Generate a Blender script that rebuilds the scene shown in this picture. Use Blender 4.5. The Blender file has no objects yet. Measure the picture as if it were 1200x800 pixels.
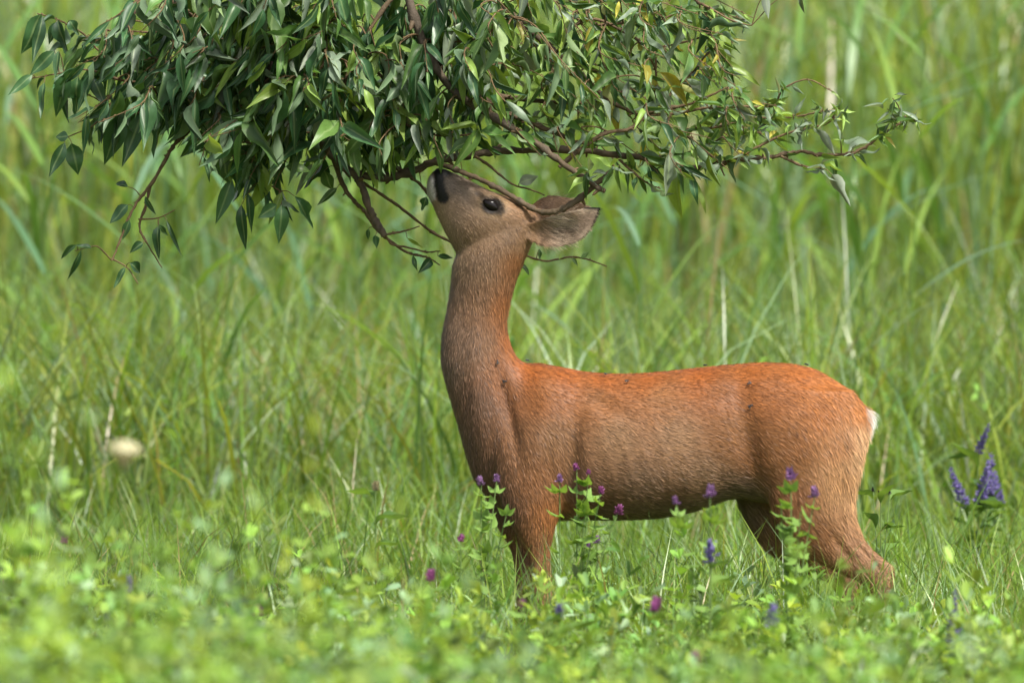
import bpy, math, random
import numpy as np
from mathutils import Vector, Matrix
random.seed(7); rng = np.random.default_rng(7)
scn = bpy.context.scene
COL = scn.collection
PI = math.pi

# ------------------------------------------------------------------ camera
S = 570.0                       # photograph pixels per metre at the deer
DIST, CAM_H, TGT_Z = 15.0, 1.30, 0.728
cam_d = bpy.data.cameras.new('camera'); cam = bpy.data.objects.new('camera', cam_d); COL.objects.link(cam)
CAM = Vector((0, -DIST, CAM_H)); TGT = Vector((0, 0, TGT_Z))
FWD = (TGT - CAM).normalized(); D0 = (TGT - CAM).length
RIGHT = Vector((1, 0, 0)); UP = RIGHT.cross(FWD)
cam.location = CAM; cam.rotation_euler = FWD.to_track_quat('-Z', 'Y').to_euler()
cam_d.sensor_width = 36.0; cam_d.lens = 36.0 * D0 / (1200 / S)
cam_d.clip_start = 0.5; cam_d.clip_end = 3000
cam_d.dof.use_dof = True; cam_d.dof.focus_distance = DIST - 0.07; cam_d.dof.aperture_fstop = 4.3
scn.camera = cam

# ------------------------------------------------------------------ sky, sun, exposure
SUN_DIR = Vector((0.40, -0.44, 0.80)).normalized()      # towards the sun
w = bpy.data.worlds.new('World'); scn.world = w; w.use_nodes = True
nt = w.node_tree; bg = nt.nodes['Background']
sky = nt.nodes.new('ShaderNodeTexSky'); sky.sky_type = 'NISHITA'; sky.sun_disc = False
sky.sun_elevation = math.asin(SUN_DIR.z); sky.sun_rotation = math.atan2(SUN_DIR.x, SUN_DIR.y)
sky.air_density = 1.0; sky.dust_density = 4.0; sky.ozone_density = 1.0
hs = nt.nodes.new('ShaderNodeHueSaturation'); hs.inputs['Saturation'].default_value = 0.45
nt.links.new(sky.outputs[0], hs.inputs['Color']); nt.links.new(hs.outputs[0], bg.inputs['Color'])
bg.inputs['Strength'].default_value = 0.115
sd = bpy.data.lights.new('sun', 'SUN'); sun = bpy.data.objects.new('sun', sd); COL.objects.link(sun)
sd.energy = 3.2; sd.angle = math.radians(6); sd.color = (1.0, 0.95, 0.86)
sun.rotation_euler = (-SUN_DIR).to_track_quat('-Z', 'Y').to_euler()
scn.view_settings.view_transform = 'Standard'; scn.view_settings.look = 'None'
scn.view_settings.exposure = 1.18; scn.view_settings.gamma = 1.0
scn.render.engine = 'CYCLES'
scn.cycles.use_denoising = True
scn.cycles.max_bounces = 8; scn.cycles.transmission_bounces = 4; scn.cycles.diffuse_bounces = 3

# ------------------------------------------------------------------ helpers
def at(px, py, y=0.0):
    """world point on the plane Y=y seen at photograph pixel (px,py)"""
    d = FWD + RIGHT * ((px - 600) / (S * D0)) - UP * ((py - 400) / (S * D0))
    return CAM + d * ((y - CAM.y) / d.y)
def pxof(P):
    P = np.asarray(P, float); v = P - np.array(CAM)
    dep = v @ np.array(FWD)
    return 600 + (v @ np.array(RIGHT)) / dep * S * D0, 400 - (v @ np.array(UP)) / dep * S * D0

def tag(o, label=None, cat=None, group=None, kind=None):
    if label: o['label'] = label
    if cat: o['category'] = cat
    if group: o['group'] = group
    if kind: o['kind'] = kind
    return o
def empty(name, loc):
    o = bpy.data.objects.new(name, None); COL.objects.link(o); o.location = loc; o.empty_display_size = 0.1
    return o
def link(name, me, parent=None, inv=None):
    o = bpy.data.objects.new(name, me); COL.objects.link(o)
    if parent is not None:
        o.parent = parent
        if inv is not None: o.matrix_parent_inverse = Matrix.Translation(-Vector(inv))
    return o
def mesh_np(name, V, F, mat=None, col=None, smooth=True, extra=None):
    """V (n,3), F (m,k) -> mesh, optional point colours and float attributes"""
    V = np.ascontiguousarray(V, np.float32); F = np.ascontiguousarray(F, np.int32)
    me = bpy.data.meshes.new(name); n, k = F.shape
    me.vertices.add(len(V)); me.vertices.foreach_set('co', V.ravel())
    me.loops.add(n * k); me.loops.foreach_set('vertex_index', F.ravel())
    me.polygons.add(n); me.polygons.foreach_set('loop_start', np.arange(0, n * k, k, dtype=np.int32))
    if smooth: me.polygons.foreach_set('use_smooth', np.ones(n, bool))
    if col is not None:
        a = me.attributes.new('Col', 'FLOAT_COLOR', 'POINT')
        c = np.ones((len(V), 4), np.float32); c[:, :3] = col; a.data.foreach_set('color', c.ravel())
    for nm, val in (extra or {}).items():
        a = me.attributes.new(nm, 'FLOAT', 'POINT'); a.data.foreach_set('value', np.ascontiguousarray(val, np.float32))
    me.update(calc_edges=True); me.validate()
    if mat: me.materials.append(mat)
    return me
class Acc:
    """collects quad pieces (V, F, colour) into one mesh"""
    def __init__(s): s.V, s.F, s.C, s.n = [], [], [], 0
    def add(s, V, F, C=None):
        V = np.asarray(V, float).reshape(-1, 3); s.V.append(V); s.F.append(np.asarray(F) + s.n); s.n += len(V)
        if C is not None: s.C.append(np.broadcast_to(np.asarray(C, float), (len(V), 3)))
    def mesh(s, name, mat, **k):
        return mesh_np(name, np.concatenate(s.V), np.concatenate(s.F), mat, np.concatenate(s.C) if s.C else None, **k)

def catmull(P, per=5):
    P = np.asarray(P, float)
    if len(P) < 3: 
        t = np.linspace(0, 1, per + 1)[:, None]; return P[0] * (1 - t) + P[-1] * t
    Q = np.vstack([2 * P[0] - P[1], P, 2 * P[-1] - P[-2]]); out = []
    for i in range(len(P) - 1):
        a, b, c, d = Q[i:i + 4]
        for t in np.arange(per) / per:
            out.append(.5 * (2 * b + (c - a) * t + (2 * a - 5 * b + 4 * c - d) * t * t + (3 * b - a - 3 * c + d) * t ** 3))
    out.append(P[-1]); return np.array(out)
def tube(P, R, sides=6):
    P = np.asarray(P, float); n = len(P); R = np.broadcast_to(np.asarray(R, float), (n,))
    T = np.gradient(P, axis=0); T /= np.linalg.norm(T, axis=1)[:, None] + 1e-9
    ref = np.array([0, 1, 0]) if abs(T[:, 1]).mean() < .8 else np.array([1, 0, 0])
    A = np.cross(T, ref); A /= np.linalg.norm(A, axis=1)[:, None] + 1e-9; B = np.cross(T, A)
    th = np.arange(sides) * 2 * PI / sides
    V = P[:, None] + R[:, None, None] * (A[:, None] * np.cos(th)[None, :, None] + B[:, None] * np.sin(th)[None, :, None])
    i = np.arange(n - 1)[:, None] * sides; j = np.arange(sides)[None]; j2 = (j + 1) % sides
    F = np.stack([i + j, i + j2, i + sides + j2, i + sides + j], -1).reshape(-1, 4)
    V = V.reshape(-1, 3)
    m = len(V); V = np.vstack([V, P[:1], P[-1:]])          # close both ends
    capF = [[m, int(j2[0, q]), int(j[0, q]), m] for q in range(0)]
    return V, F
def blades(base, L, W, az, th0, th1, seg=5, twist=0.4, fold=0.0):
    """vectorised grass blades: quad strips bending from lean th0 by th1 along azimuth az"""
    n = len(base); t = np.linspace(0, 1, seg + 1)
    th = th0[:, None] + th1[:, None] * t[None] ** 1.6
    ds = L[:, None] / seg
    h = np.concatenate([np.zeros((n, 1)), np.cumsum(np.sin((th[:, 1:] + th[:, :-1]) / 2) * ds, 1)], 1)
    z = np.concatenate([np.zeros((n, 1)), np.cumsum(np.cos((th[:, 1:] + th[:, :-1]) / 2) * ds, 1)], 1)
    ca, sa = np.cos(az)[:, None], np.sin(az)[:, None]
    C = np.stack([base[:, 0:1] + h * ca, base[:, 1:2] + h * sa, base[:, 2:3] + z], -1)
    tw = az[:, None] + PI / 2 + twist * (rng.random((n, 1)) - .5) * 2 * (.4 + t[None]) * 1.5
    wid = W[:, None] * np.clip(np.minimum(0.45 + 2.2 * t, 1.0) * (1 - t ** 2.4) ** .8, .04, 1)[None] * .5
    X = np.stack([np.cos(tw), np.sin(tw), 0 * tw], -1) * wid[..., None]
    V = np.stack([C - X, C + X], 2).reshape(-1, 3)
    b = (np.arange(n) * (seg + 1) * 2)[:, None] + np.arange(seg)[None] * 2
    F = np.stack([b, b + 1, b + 3, b + 2], -1).reshape(-1, 4)
    return V, F, (seg + 1) * 2

# ------------------------------------------------------------------ materials
def new_mat(name):
    m = bpy.data.materials.new(name); m.use_nodes = True
    return m, m.node_tree.nodes, m.node_tree.links
def leafy_mat(name, colnode, trans=0.45, rough=0.45, spec=0.4, under=None, tint=(1.25, 1.15, 0.55)):
    """leaf tissue: reflects with a sheen and lets light through; colnode(nodes, links) gives the colour socket"""
    m, N, Lk = new_mat(name); N.remove(N['Principled BSDF'])
    out = N['Material Output']; c = colnode(N, Lk)
    p = N.new('ShaderNodeBsdfPrincipled'); p.inputs['Roughness'].default_value = rough
    p.inputs['Specular IOR Level'].default_value = spec
    if under is not None:
        g = N.new('ShaderNodeNewGeometry'); mx = N.new('ShaderNodeMix'); mx.data_type = 'RGBA'
        Lk.new(g.outputs['Backfacing'], mx.inputs[0]); Lk.new(c, mx.inputs[6]); mx.inputs[7].default_value = (*under, 1)
        mm = N.new('ShaderNodeMix'); mm.data_type = 'RGBA'; mm.inputs[0].default_value = .45
        Lk.new(mx.outputs[2], mm.inputs[6]); Lk.new(c, mm.inputs[7]); cs = mm.outputs[2]
    else: cs = c
    Lk.new(cs, p.inputs['Base Color'])
    t = N.new('ShaderNodeBsdfTranslucent'); ml = N.new('ShaderNodeMix'); ml.data_type = 'RGBA'; ml.blend_type = 'MULTIPLY'
    ml.inputs[0].default_value = 1; Lk.new(c, ml.inputs[6]); ml.inputs[7].default_value = (*tint, 1)
    Lk.new(ml.outputs[2], t.inputs['Color'])
    ms = N.new('ShaderNodeMixShader'); ms.inputs[0].default_value = trans
    Lk.new(p.outputs[0], ms.inputs[1]); Lk.new(t.outputs[0], ms.inputs[2]); Lk.new(ms.outputs[0], out.inputs['Surface'])
    return m
def attr_col(N, L):
    a = N.new('ShaderNodeAttribute'); a.attribute_name = 'Col'; return a.outputs['Color']
def flat_mat(name, col, rough=0.6, noise=0.25, scale=40, spec=0.3, bump=0.0):
    m, N, L = new_mat(name); p = N['Principled BSDF']
    tc = N.new('ShaderNodeTexCoord'); nz = N.new('ShaderNodeTexNoise'); nz.inputs['Scale'].default_value = scale
    nz.inputs['Detail'].default_value = 5; L.new(tc.outputs['Object'], nz.inputs['Vector'])
    r = N.new('ShaderNodeValToRGB'); r.color_ramp.elements[0].position = .3; r.color_ramp.elements[1].position = .72
    r.color_ramp.elements[0].color = (*[c * (1 - noise) for c in col], 1)
    r.color_ramp.elements[1].color = (*[min(1, c * (1 + noise)) for c in col], 1)
    L.new(nz.outputs[0], r.inputs[0]); L.new(r.outputs[0], p.inputs['Base Color'])
    p.inputs['Roughness'].default_value = rough; p.inputs['Specular IOR Level'].default_value = spec
    if bump:
        b = N.new('ShaderNodeBump'); b.inputs['Strength'].default_value = bump; b.inputs['Distance'].default_value = .004
        L.new(nz.outputs[0], b.inputs['Height']); L.new(b.outputs[0], p.inputs['Normal'])
    return m
def vc_mat(name, rough=.6, spec=.25, sheen=0.0):
    m, N, L = new_mat(name); p = N['Principled BSDF']
    L.new(attr_col(N, L), p.inputs['Base Color']); p.inputs['Roughness'].default_value = rough
    p.inputs['Specular IOR Level'].default_value = spec
    return m
M_grass = leafy_mat('grass_blade', attr_col, .45, .36, .55)
M_clover = leafy_mat('lucerne_leaf', attr_col, .45, .5, .3)
M_reed = leafy_mat('reed_leaf', attr_col, .42, .36, .55)
M_soil = flat_mat('soil_and_litter', (.13, .15, .04), .95, .5, 9, .1, .6)

# ------------------------------------------------------------------ ground
def make_ground():
    xs = np.concatenate([-np.geomspace(1200, 6, 26), np.linspace(-5.5, 5.5, 45), np.geomspace(6, 1200, 26)])
    ys = np.concatenate([-np.geomspace(1200, 17, 22), np.linspace(-16.5, 26, 86), np.geomspace(28, 1500, 26)])
    X, Y = np.meshgrid(xs, ys); near = np.exp(-((X / 14) ** 2 + (Y / 26) ** 2))
    Z = near * (.018 * np.sin(X * 2.3 + 1) * np.cos(Y * 1.7) + .012 * np.sin(X * 5 + Y * 4)) - .012
    V = np.stack([X, Y, Z], -1).reshape(-1, 3); nx = len(xs)
    i = (np.arange(len(ys) - 1)[:, None] * nx + np.arange(nx - 1)[None])
    F = np.stack([i, i + 1, i + 1 + nx, i + nx], -1).reshape(-1, 4)
    g = link('ground', mesh_np('ground', V, F, M_soil)); tag(g, kind='structure')
make_ground()

# ------------------------------------------------------------------ grass and ground cover (uncountable)
def mixcol(pal, n, jit=.18):
    pal = np.array(pal); c = pal[rng.integers(0, len(pal), n)] * (1 + jit * rng.standard_normal((n, 1)))
    return np.clip(c * (1 + .06 * rng.standard_normal((n, 3))), .004, .9)
def patch(x, y, s=1.0, ph=0):
    return .5 + .25 * (np.sin(x * 2.1 * s + ph) * np.cos(y * 1.3 * s + ph * 2) + np.sin(x * 4.7 * s - y * 2.2 * s + ph * 3))
def grass_field(name, n, xr, yr, Lr, Wr, th0, th1, pal, label, mat, seg=5, wide=0.035, clump=.35, dead=.04):
    y = rng.uniform(*yr, n); half = xr + wide * (y + 2).clip(0)
    x = rng.uniform(-1, 1, n) * half
    keep = rng.random(n) < (1 - clump) + clump * 1.6 * patch(x, y, 1.4)
    x, y = x[keep], y[keep]; n = len(x)
    L = rng.uniform(*Lr, n) * (.75 + .5 * patch(x, y, .9, 2)); W = rng.uniform(*Wr, n)
    V, F, k = blades(np.stack([x, y, np.full(n, -.015)], -1), L, W, rng.uniform(0, 2 * PI, n),
                     np.abs(rng.normal(0, th0, n)), np.abs(rng.normal(th1, th1 * .5, n)), seg, .9)
    c = mixcol(pal, n); d = rng.random(n) < dead; c[d] = np.array([.32, .25, .12]) * (1 + .2 * rng.standard_normal((d.sum(), 1)))
    C = np.repeat(c, k, 0)
    o = link(name, mesh_np(name, V, F, mat, C)); tag(o, label, 'grass', kind='stuff'); return o
GREEN = [(.15, .26, .035), (.185, .30, .04), (.11, .21, .04), (.23, .33, .05), (.20, .31, .15)]  # last, mint tone paints in the glint on blades
FAR = [(.15, .24, .035), (.19, .28, .04), (.105, .20, .055), (.25, .31, .045), (.21, .31, .17)]  # palest bluish tone is a blade highlight put into the colour
grass_field('meadow_grass', 34000, 1.5, (-1.3, 4.5), (.16, .42), (.0025, .006), .28, .9, GREEN,
            'fine green meadow grass growing around and behind the deer', M_grass, 4)
grass_field('long_grass', 19000, 1.6, (2.6, 9.5), (.40, .95), (.005, .011), .22, 1.1, FAR,
            'long arching meadow grass behind the deer', M_grass, 6)
grass_field('reed_bed', 9000, 1.7, (8.0, 20), (1.2, 2.3), (.010, .022), .10, .7, FAR,
            'tall pale green reed bed closing off the meadow', M_reed, 7, .055)

def lucerne_mass(n, xr, yr, Hr, name, label, leaf=(.016, .028), pal=GREEN, nodes=13, wide=.03, ramp=False):
    """leafy lucerne stems, every leaf three folded leaflets"""
    x = rng.uniform(-1, 1, n) * xr; y = rng.uniform(*yr, n)
    H = rng.uniform(*Hr, n) * (.7 + .6 * patch(x, y, 1.3, 1)) * (rng.random(n) ** .35)
    if ramp:
        keep = rng.random(n) < np.clip(.35 + .4 * -y, 0, 1) * (.5 + .8 * patch(x, y, 1.7, 4)); x, y, H = x[keep], y[keep], H[keep]; n = len(x); H = H * np.where(rng.random(n) < .12, 1.3, 1) * (.80 + .125 * np.clip(-y - .5, 0, 9)) * (1 + .34 / (1 + np.exp((x + .25) * 9)) * np.clip(-y - .6, 0, 1))
    az = rng.uniform(0, 2 * PI, n); ln = rng.uniform(.0, .35, n)
    base = np.stack([x, y, np.full(n, -.015)], -1)
    A = Acc()
    V, F, k = blades(base, H, np.full(n, .0035), az, ln * .5, ln, 4, .9)
    sc = mixcol([(.10, .17, .05), (.13, .18, .07)], n); A.add(V, F, np.repeat(sc, k, 0))
    t = np.linspace(.22, 1.0, nodes)[None] + rng.uniform(-.03, .03, (n, nodes))
    th = ln[:, None] * (.5 + .4 * t)
    P = base[:, None] + np.stack([np.sin(th) * np.cos(az)[:, None], np.sin(th) * np.sin(az)[:, None], np.cos(th)], -1) * (H[:, None] * t)[..., None]
    la = rng.uniform(0, 2 * PI, (n, nodes)); out = rng.uniform(.006, .03, (n, nodes))
    P = P + np.stack([np.cos(la), np.sin(la), .3 + 0 * la], -1) * out[..., None]
    lc = mixcol(pal, n)[:, None] * (1 + .25 * rng.standard_normal((n, nodes, 1)))
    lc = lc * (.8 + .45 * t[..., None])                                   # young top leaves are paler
    P = P.reshape(-1, 3); la = la.reshape(-1); lc = np.clip(lc.reshape(-1, 3), .01, .6); m = len(P)
    for dl in (-.95, 0, .95):
        a = la + dl + rng.normal(0, .2, m); el = rng.normal(.5, .5, m); Ls = rng.uniform(*leaf, m); Ws = Ls * rng.uniform(.36, .56, m)
        d = np.stack([np.cos(a) * np.cos(el), np.sin(a) * np.cos(el), np.sin(el)], -1)
        sX = np.stack([-np.sin(a), np.cos(a), rng.normal(0, .4, m)], -1); nn = np.cross(d, sX)
        l1 = P + d * (Ls * .35)[:, None] + sX * (Ws * .40)[:, None] + nn * (Ws * .15)[:, None]
        l2 = P + d * (Ls * .78)[:, None] + sX * (Ws * .42)[:, None] + nn * (Ws * .15)[:, None]
        r1 = P + d * (Ls * .35)[:, None] - sX * (Ws * .40)[:, None] + nn * (Ws * .15)[:, None]
        r2 = P + d * (Ls * .78)[:, None] - sX * (Ws * .42)[:, None] + nn * (Ws * .15)[:, None]
        tip = P + d * Ls[:, None]
        V = np.stack([P, l1, l2, tip, r2, r1], 1).reshape(-1, 3); b = np.arange(m)[:, None] * 6
        F = np.concatenate([b + np.array([[0, 1, 2, 3]]), b + np.array([[0, 3, 4, 5]])])
        A.add(V, F, np.repeat(lc, 6, 0))
    o = link(name, A.mesh(name, M_clover, smooth=False)); tag(o, label, 'ground cover', kind='stuff')
LUC = [(.15, .26, .045), (.185, .29, .05), (.12, .22, .055), (.22, .31, .05), (.20, .30, .16)]
lucerne_mass(6400, 1.35, (-7.4, -.5), (.24, .34), 'lucerne_field', 'leafy lucerne and clover covering the ground before the deer', (.020, .036), pal=LUC, nodes=11, ramp=True)
lucerne_mass(700, 1.6, (-.6, 2.5), (.10, .22), 'clover_cover', 'low clover leaves under and behind the deer', (.012, .02), LUC, 8)
lucerne_mass(420, 1.9, (2.6, 10), (.30, .65), 'leafy_weeds', 'pale broad-leaved weeds scattered through the long grass', (.022, .045), [(.15, .27, .04), (.13, .24, .05), (.18, .29, .05), (.11, .21, .06)], 7)
grass_field('foreground_grass', 13000, 1.35, (-5.5, -.4), (.20, .44), (.002, .005), .3, .8, GREEN, 'thin grass blades growing up between the lucerne', M_grass, 4)

# ------------------------------------------------------------------ the deer
def dx(px): return (np.asarray(px, float) - 600) / S
def dz(py): return (815 - np.asarray(py, float)) / S
def loft(sections, y0=0.0, M=30, per=5):
    """sections: (ax,ay, bx,by, halfwidth, exponent, egg) in px; a = top/back edge, b = bottom/front edge"""
    s = np.array([list(q) + [2.0, 0.0][len(q) - 5:] if len(q) < 7 else q for q in sections], float)
    s = catmull(s, per); th = np.arange(M) * 2 * PI / M; V = []
    for ax, ay, bx, by, wd, e, egg in s:
        c, sn = np.cos(th), np.sin(th); c2 = np.sign(c) * np.abs(c) ** (2 / e); s2 = np.sign(sn) * np.abs(sn) ** (2 / e)
        cx, cy = (ax + bx) / 2, (ay + by) / 2; hx, hy = (ax - bx) / 2, (ay - by) / 2
        V.append(np.stack([dx(cx + hx * c2), (y0 + wd * s2 * (1 + egg * c2)) / S, dz(cy + hy * c2)], -1))
    n = len(V); V = np.array(V); ends = [V[0].mean(0), V[-1].mean(0)]
    V = np.vstack([V.reshape(-1, 3), ends]); F = []
    for i in range(n - 1):
        for j in range(M):
            k = (j + 1) % M; F.append((i * M + j, i * M + k, (i + 1) * M + k, (i + 1) * M + j))
    T = [(n * M, (j + 1) % M, j) for j in range(M)] + [(n * M + 1, (n - 1) * M + j, (n - 1) * M + (j + 1) % M) for j in range(M)]
    return V, F + T
def ear_shell(side, ddy=0.0, ddx=0.0):
    if side > 0:
        up = catmull([(614, 262), (632, 257), (652, 250), (672, 245), (690, 241.5), (704, 241)], 6)
        lo = catmull([(610, 276), (628, 286), (652, 289), (677, 282), (693, 266), (704.5, 242)], 6)
    else:
        up = catmull([(612, 250), (628, 236), (645, 229), (660, 231), (677, 236), (693, 243)], 6)
        lo = catmull([(612, 264), (632, 268), (650, 268), (668, 262), (684, 253), (693.5, 244)], 6)
    n = len(up); m = 9; vs = np.linspace(-1, 1, m); Vf, Vb = [], []
    for i in range(n):
        u = i / (n - 1); half = np.linalg.norm(up[i] - lo[i]) / 2
        for v in vs:
            p = up[i] * (1 - v) / 2 + lo[i] * (1 + v) / 2
            yy = -22 - 26 * min(1, u * 1.6) + .5 * half * (1 - v * v) * math.sin(min(1, u * 1.25 + .12) * PI * .9 + .2)
            th = 3.8 * (1 - .35 * u)
            Vf.append((dx(p[0] + ddx * u), side * (yy) / S, dz(p[1] + ddy)))
            Vb.append((dx(p[0] + ddx * u), side * (yy + th) / S, dz(p[1] + ddy)))
    V = np.array(Vf + Vb); o = n * m; F = []
    for i in range(n - 1):
        for j in range(m - 1):
            a = i * m + j; F.append((a, a + 1, a + m + 1, a + m)); F.append((o + a, o + a + m, o + a + m + 1, o + a + 1))
        for j in (0, m - 1):
            a = i * m + j; q = (a, a + m, o + a + m, o + a); F.append(q if j == 0 else q[::-1])
    for i in (0, n - 1):
        for j in range(m - 1):
            a = i * m + j; q = (a, o + a, o + a + 1, a + 1); F.append(q if i == 0 else q[::-1])
    if side < 0: F = [f[::-1] for f in F]
    return V, F
TORSO = [(1021, 488, 1014, 528, 16), (1008, 468, 1000, 562, 40, 2.1), (985, 450, 978, 590, 54, 2.2), (950, 431, 944, 600, 62, 2.3, -.05),
         (905, 425, 900, 588, 63, 2.3, -.08), (860, 427, 856, 584, 64, 2.3, -.1), (820, 431, 818, 598, 69, 2.3, -.1),
         (780, 435, 778, 606, 73, 2.25, -.12), (735, 438, 733, 609, 74, 2.2, -.14), (690, 436, 690, 609, 70, 2.2, -.14),
         (652, 429, 655, 610, 62, 2.1, -.12), (622, 425, 628, 612, 54, 2.1, -.06), (600, 438, 600, 606, 46), (572, 470, 574, 588, 36), (552, 510, 556, 562, 22)]
NECK = [(655, 440, 556, 566, 46), (628, 430, 546, 535, 42), (610, 422, 536, 497, 38), (601, 409, 525, 460, 35), (596, 393, 517, 426, 33),
        (594, 380, 518, 392, 31), (597, 362, 523, 366, 30), (604, 334, 528, 336, 33), (614, 308, 530, 311, 36), (624, 284, 537, 294, 36), (630, 262, 548, 276, 30)]
HEAD = [(637, 262, 606, 302, 14), (630, 250, 580, 308, 24), (616, 240, 553, 306, 30, 2.1, .10), (598, 232, 536, 297, 31, 2.1, .14), (577, 225, 524, 277, 29, 2.2, .12),
        (560, 217, 515, 259, 24, 2.2, .12), (545, 209, 508, 243, 20, 2.2, .08), (530, 202, 502, 231, 18, 2.3), (521, 198, 500, 221, 17, 2.4), (512, 197, 502, 208, 11, 2.3)]
FLEG = [(596, 478, 668, 490, 12), (580, 520, 676, 520, 19), (582, 560, 668, 558, 22), (590, 596, 658, 592, 21), (603, 622, 651, 618, 17), (617, 645, 645, 642, 13),
        (623, 670, 646, 668, 11.5), (624, 697, 646, 695, 11.5), (626, 714, 644, 714, 10), (629, 738, 641, 738, 7), (629, 770, 641, 770, 7),
        (625, 786, 643, 788, 9), (620, 797, 639, 800, 8), (614, 806, 640, 807, 9), (607, 816, 640, 816, 10)]
HLEG = [(900, 455, 1000, 452, 14), (882, 490, 1016, 492, 23), (886, 525, 1013, 525, 28), (893, 562, 1006, 560, 28), (903, 598, 1001, 588, 25), (922, 630, 1004, 612, 21),
        (948, 652, 1014, 632, 17), (978, 668, 1030, 648, 13.5), (1006, 680, 1046, 662, 12), (1016, 694, 1044, 682, 10), (1018, 708, 1037, 706, 8), (1017, 745, 1031, 745, 7),
        (1014, 778, 1029, 778, 7), (1009, 790, 1030, 792, 9), (1003, 799, 1024, 803, 8), (998, 807, 1024, 808, 9), (990, 816, 1024, 816, 10)]
TAIL = [(1006, 474, 1008, 500, 9), (1018, 477, 1012, 502, 9), (1026, 484, 1016, 498, 7), (1029, 492, 1024, 497, 3)]
def sh(secs, ddx, ddy=0, k0=3):
    return [(q[0] + ddx * min(1, i / k0), min(816, q[1] + ddy), q[2] + ddx * min(1, i / k0), min(816, q[3] + ddy)) + tuple(q[4:]) for i, q in enumerate(secs)]
pieces = [loft(TORSO), loft(NECK), loft(HEAD), loft(FLEG, -40), loft(sh(FLEG, -20), 40), loft(HLEG, -38), loft(sh(HLEG, -34, 6), 38),
          loft(TAIL, M=14), ear_shell(1), ear_shell(-1)]
allV, allF, off = [], [], 0
for V, F in pieces:
    allV.append(V); allF += [tuple(int(a) + off for a in f) for f in F]; off += len(V)
tmp_me = bpy.data.meshes.new('tmp'); tmp_me.from_pydata(np.concatenate(allV).tolist(), [], allF); tmp_me.update()
import bmesh
bm = bmesh.new(); bm.from_mesh(tmp_me); bmesh.ops.recalc_face_normals(bm, faces=bm.faces); bm.to_mesh(tmp_me); bm.free()
tmp = bpy.data.objects.new('tmp', tmp_me); COL.objects.link(tmp)
rm = tmp.modifiers.new('r', 'REMESH'); rm.mode = 'VOXEL'; rm.voxel_size = 0.0036
dg = bpy.context.evaluated_depsgraph_get(); body_me = bpy.data.meshes.new_from_object(tmp.evaluated_get(dg))
bpy.data.objects.remove(tmp)
nV = len(body_me.vertices); BV = np.zeros(nV * 3, np.float32); body_me.vertices.foreach_get('co', BV); BV = BV.reshape(-1, 3).astype(float)
E = np.zeros(len(body_me.edges) * 2, np.int32); body_me.edges.foreach_get('vertices', E); E = E.reshape(-1, 2)
deg = np.bincount(E.ravel(), minlength=nV)[:, None]
def lap(V):
    A = np.zeros_like(V)
    for k in range(3):
        A[:, k] = np.bincount(E[:, 0], V[E[:, 1], k], nV) + np.bincount(E[:, 1], V[E[:, 0], k], nV)
    return A / np.maximum(deg, 1)
PX = BV[:, 0] * S + 600; PY = 815 - BV[:, 2] * S
soft = np.clip((PX - 505) / 60, 0, 1) * np.clip((PY - 272) / 45, 0, 1) * np.clip((690 - PY) / 50, 0, 1)   # trunk and thighs get the most smoothing
earm = (PX > 628) & (PY < 300)
for it in range(46):
    wgt = .5 * soft + (.5 * (1 - soft) if it < 5 else 0)
    wgt = np.where(earm, .3 if it < 3 else 0, wgt)[:, None]
    BV = BV + wgt * (lap(BV) - BV)
# gentle muscle and bone relief of the trunk: shoulder blade, ribs, hip
body_me.vertices.foreach_set('co', BV.astype(np.float32).ravel()); body_me.update()
NB = np.zeros(nV * 3, np.float32); body_me.vertices.foreach_get('normal', NB); NB = NB.reshape(-1, 3).astype(float)
PX = BV[:, 0] * S + 600; PY = 815 - BV[:, 2] * S
def gb(cx, cy, rx, ry, a=0):
    c, s_ = math.cos(a), math.sin(a); u = (PX - cx) * c + (PY - cy) * s_; v = -(PX - cx) * s_ + (PY - cy) * c
    return np.exp(-(u / rx) ** 2 - (v / ry) ** 2)
side = np.clip(np.abs(NB[:, 1]) * 1.4, 0, 1)
rel = 6.5 * gb(632, 500, 20, 58, .25) - 8 * gb(668, 540, 11, 55, .1) - 7.5 * gb(874, 515, 14, 58, -.15) + 4 * gb(925, 480, 38, 45) - 3.0 * gb(800, 455, 70, 10, .1) \
    + 2 * gb(760, 540, 70, 40) - 6.5 * gb(594, 475, 8, 55, -.22) + 3 * gb(560, 470, 12, 70, -.12) - 1.2 * gb(545, 400, 9, 60, -.05) - 4 * gb(705, 470, 26, 9, .35) - 3.5 * gb(935, 560, 10, 40, .5) + 2.5 * gb(560, 262, 24, 18, -.6) - 3.5 * gb(1016, 648, 3.5, 22, -.75) - 3 * gb(985, 640, 5, 20, -.6) + 2.5 * gb(583, 232, 10, 6, .5) - 2.5 * gb(556, 235, 12, 8, .6)
eu = (PX - 575.5) * .82 + (PY - 240) * .57; ev = -(PX - 575.5) * .57 + (PY - 240) * .82; edr = np.hypot(eu / 1.35, ev)
hm_ = (PY < 300)
rel += hm_ * (3.6 * np.exp(-((edr - 9.0) / 2.6) ** 2) * (.6 + .4 * np.clip(-ev / 8, -1, 1)) - 2.5 * np.exp(-(edr / 6) ** 2))
_ab = np.array([3., 28.]); _t = np.clip(((PX - 508) * 3 + (PY - 203) * 28) / 793, 0, 1); rel -= 2.6 * np.exp(-(np.hypot(PX - 508 - 3 * _t, PY - 203 - 28 * _t) / 2.2) ** 2)
for k in range(7): rel += .7 * gb(690 + 22 * k, 540, 4.5, 40, -.25) 
BV = BV + NB * (rel * side / S)[:, None]
body_me.vertices.foreach_set('co', BV.astype(np.float32).ravel()); body_me.update()
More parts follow.
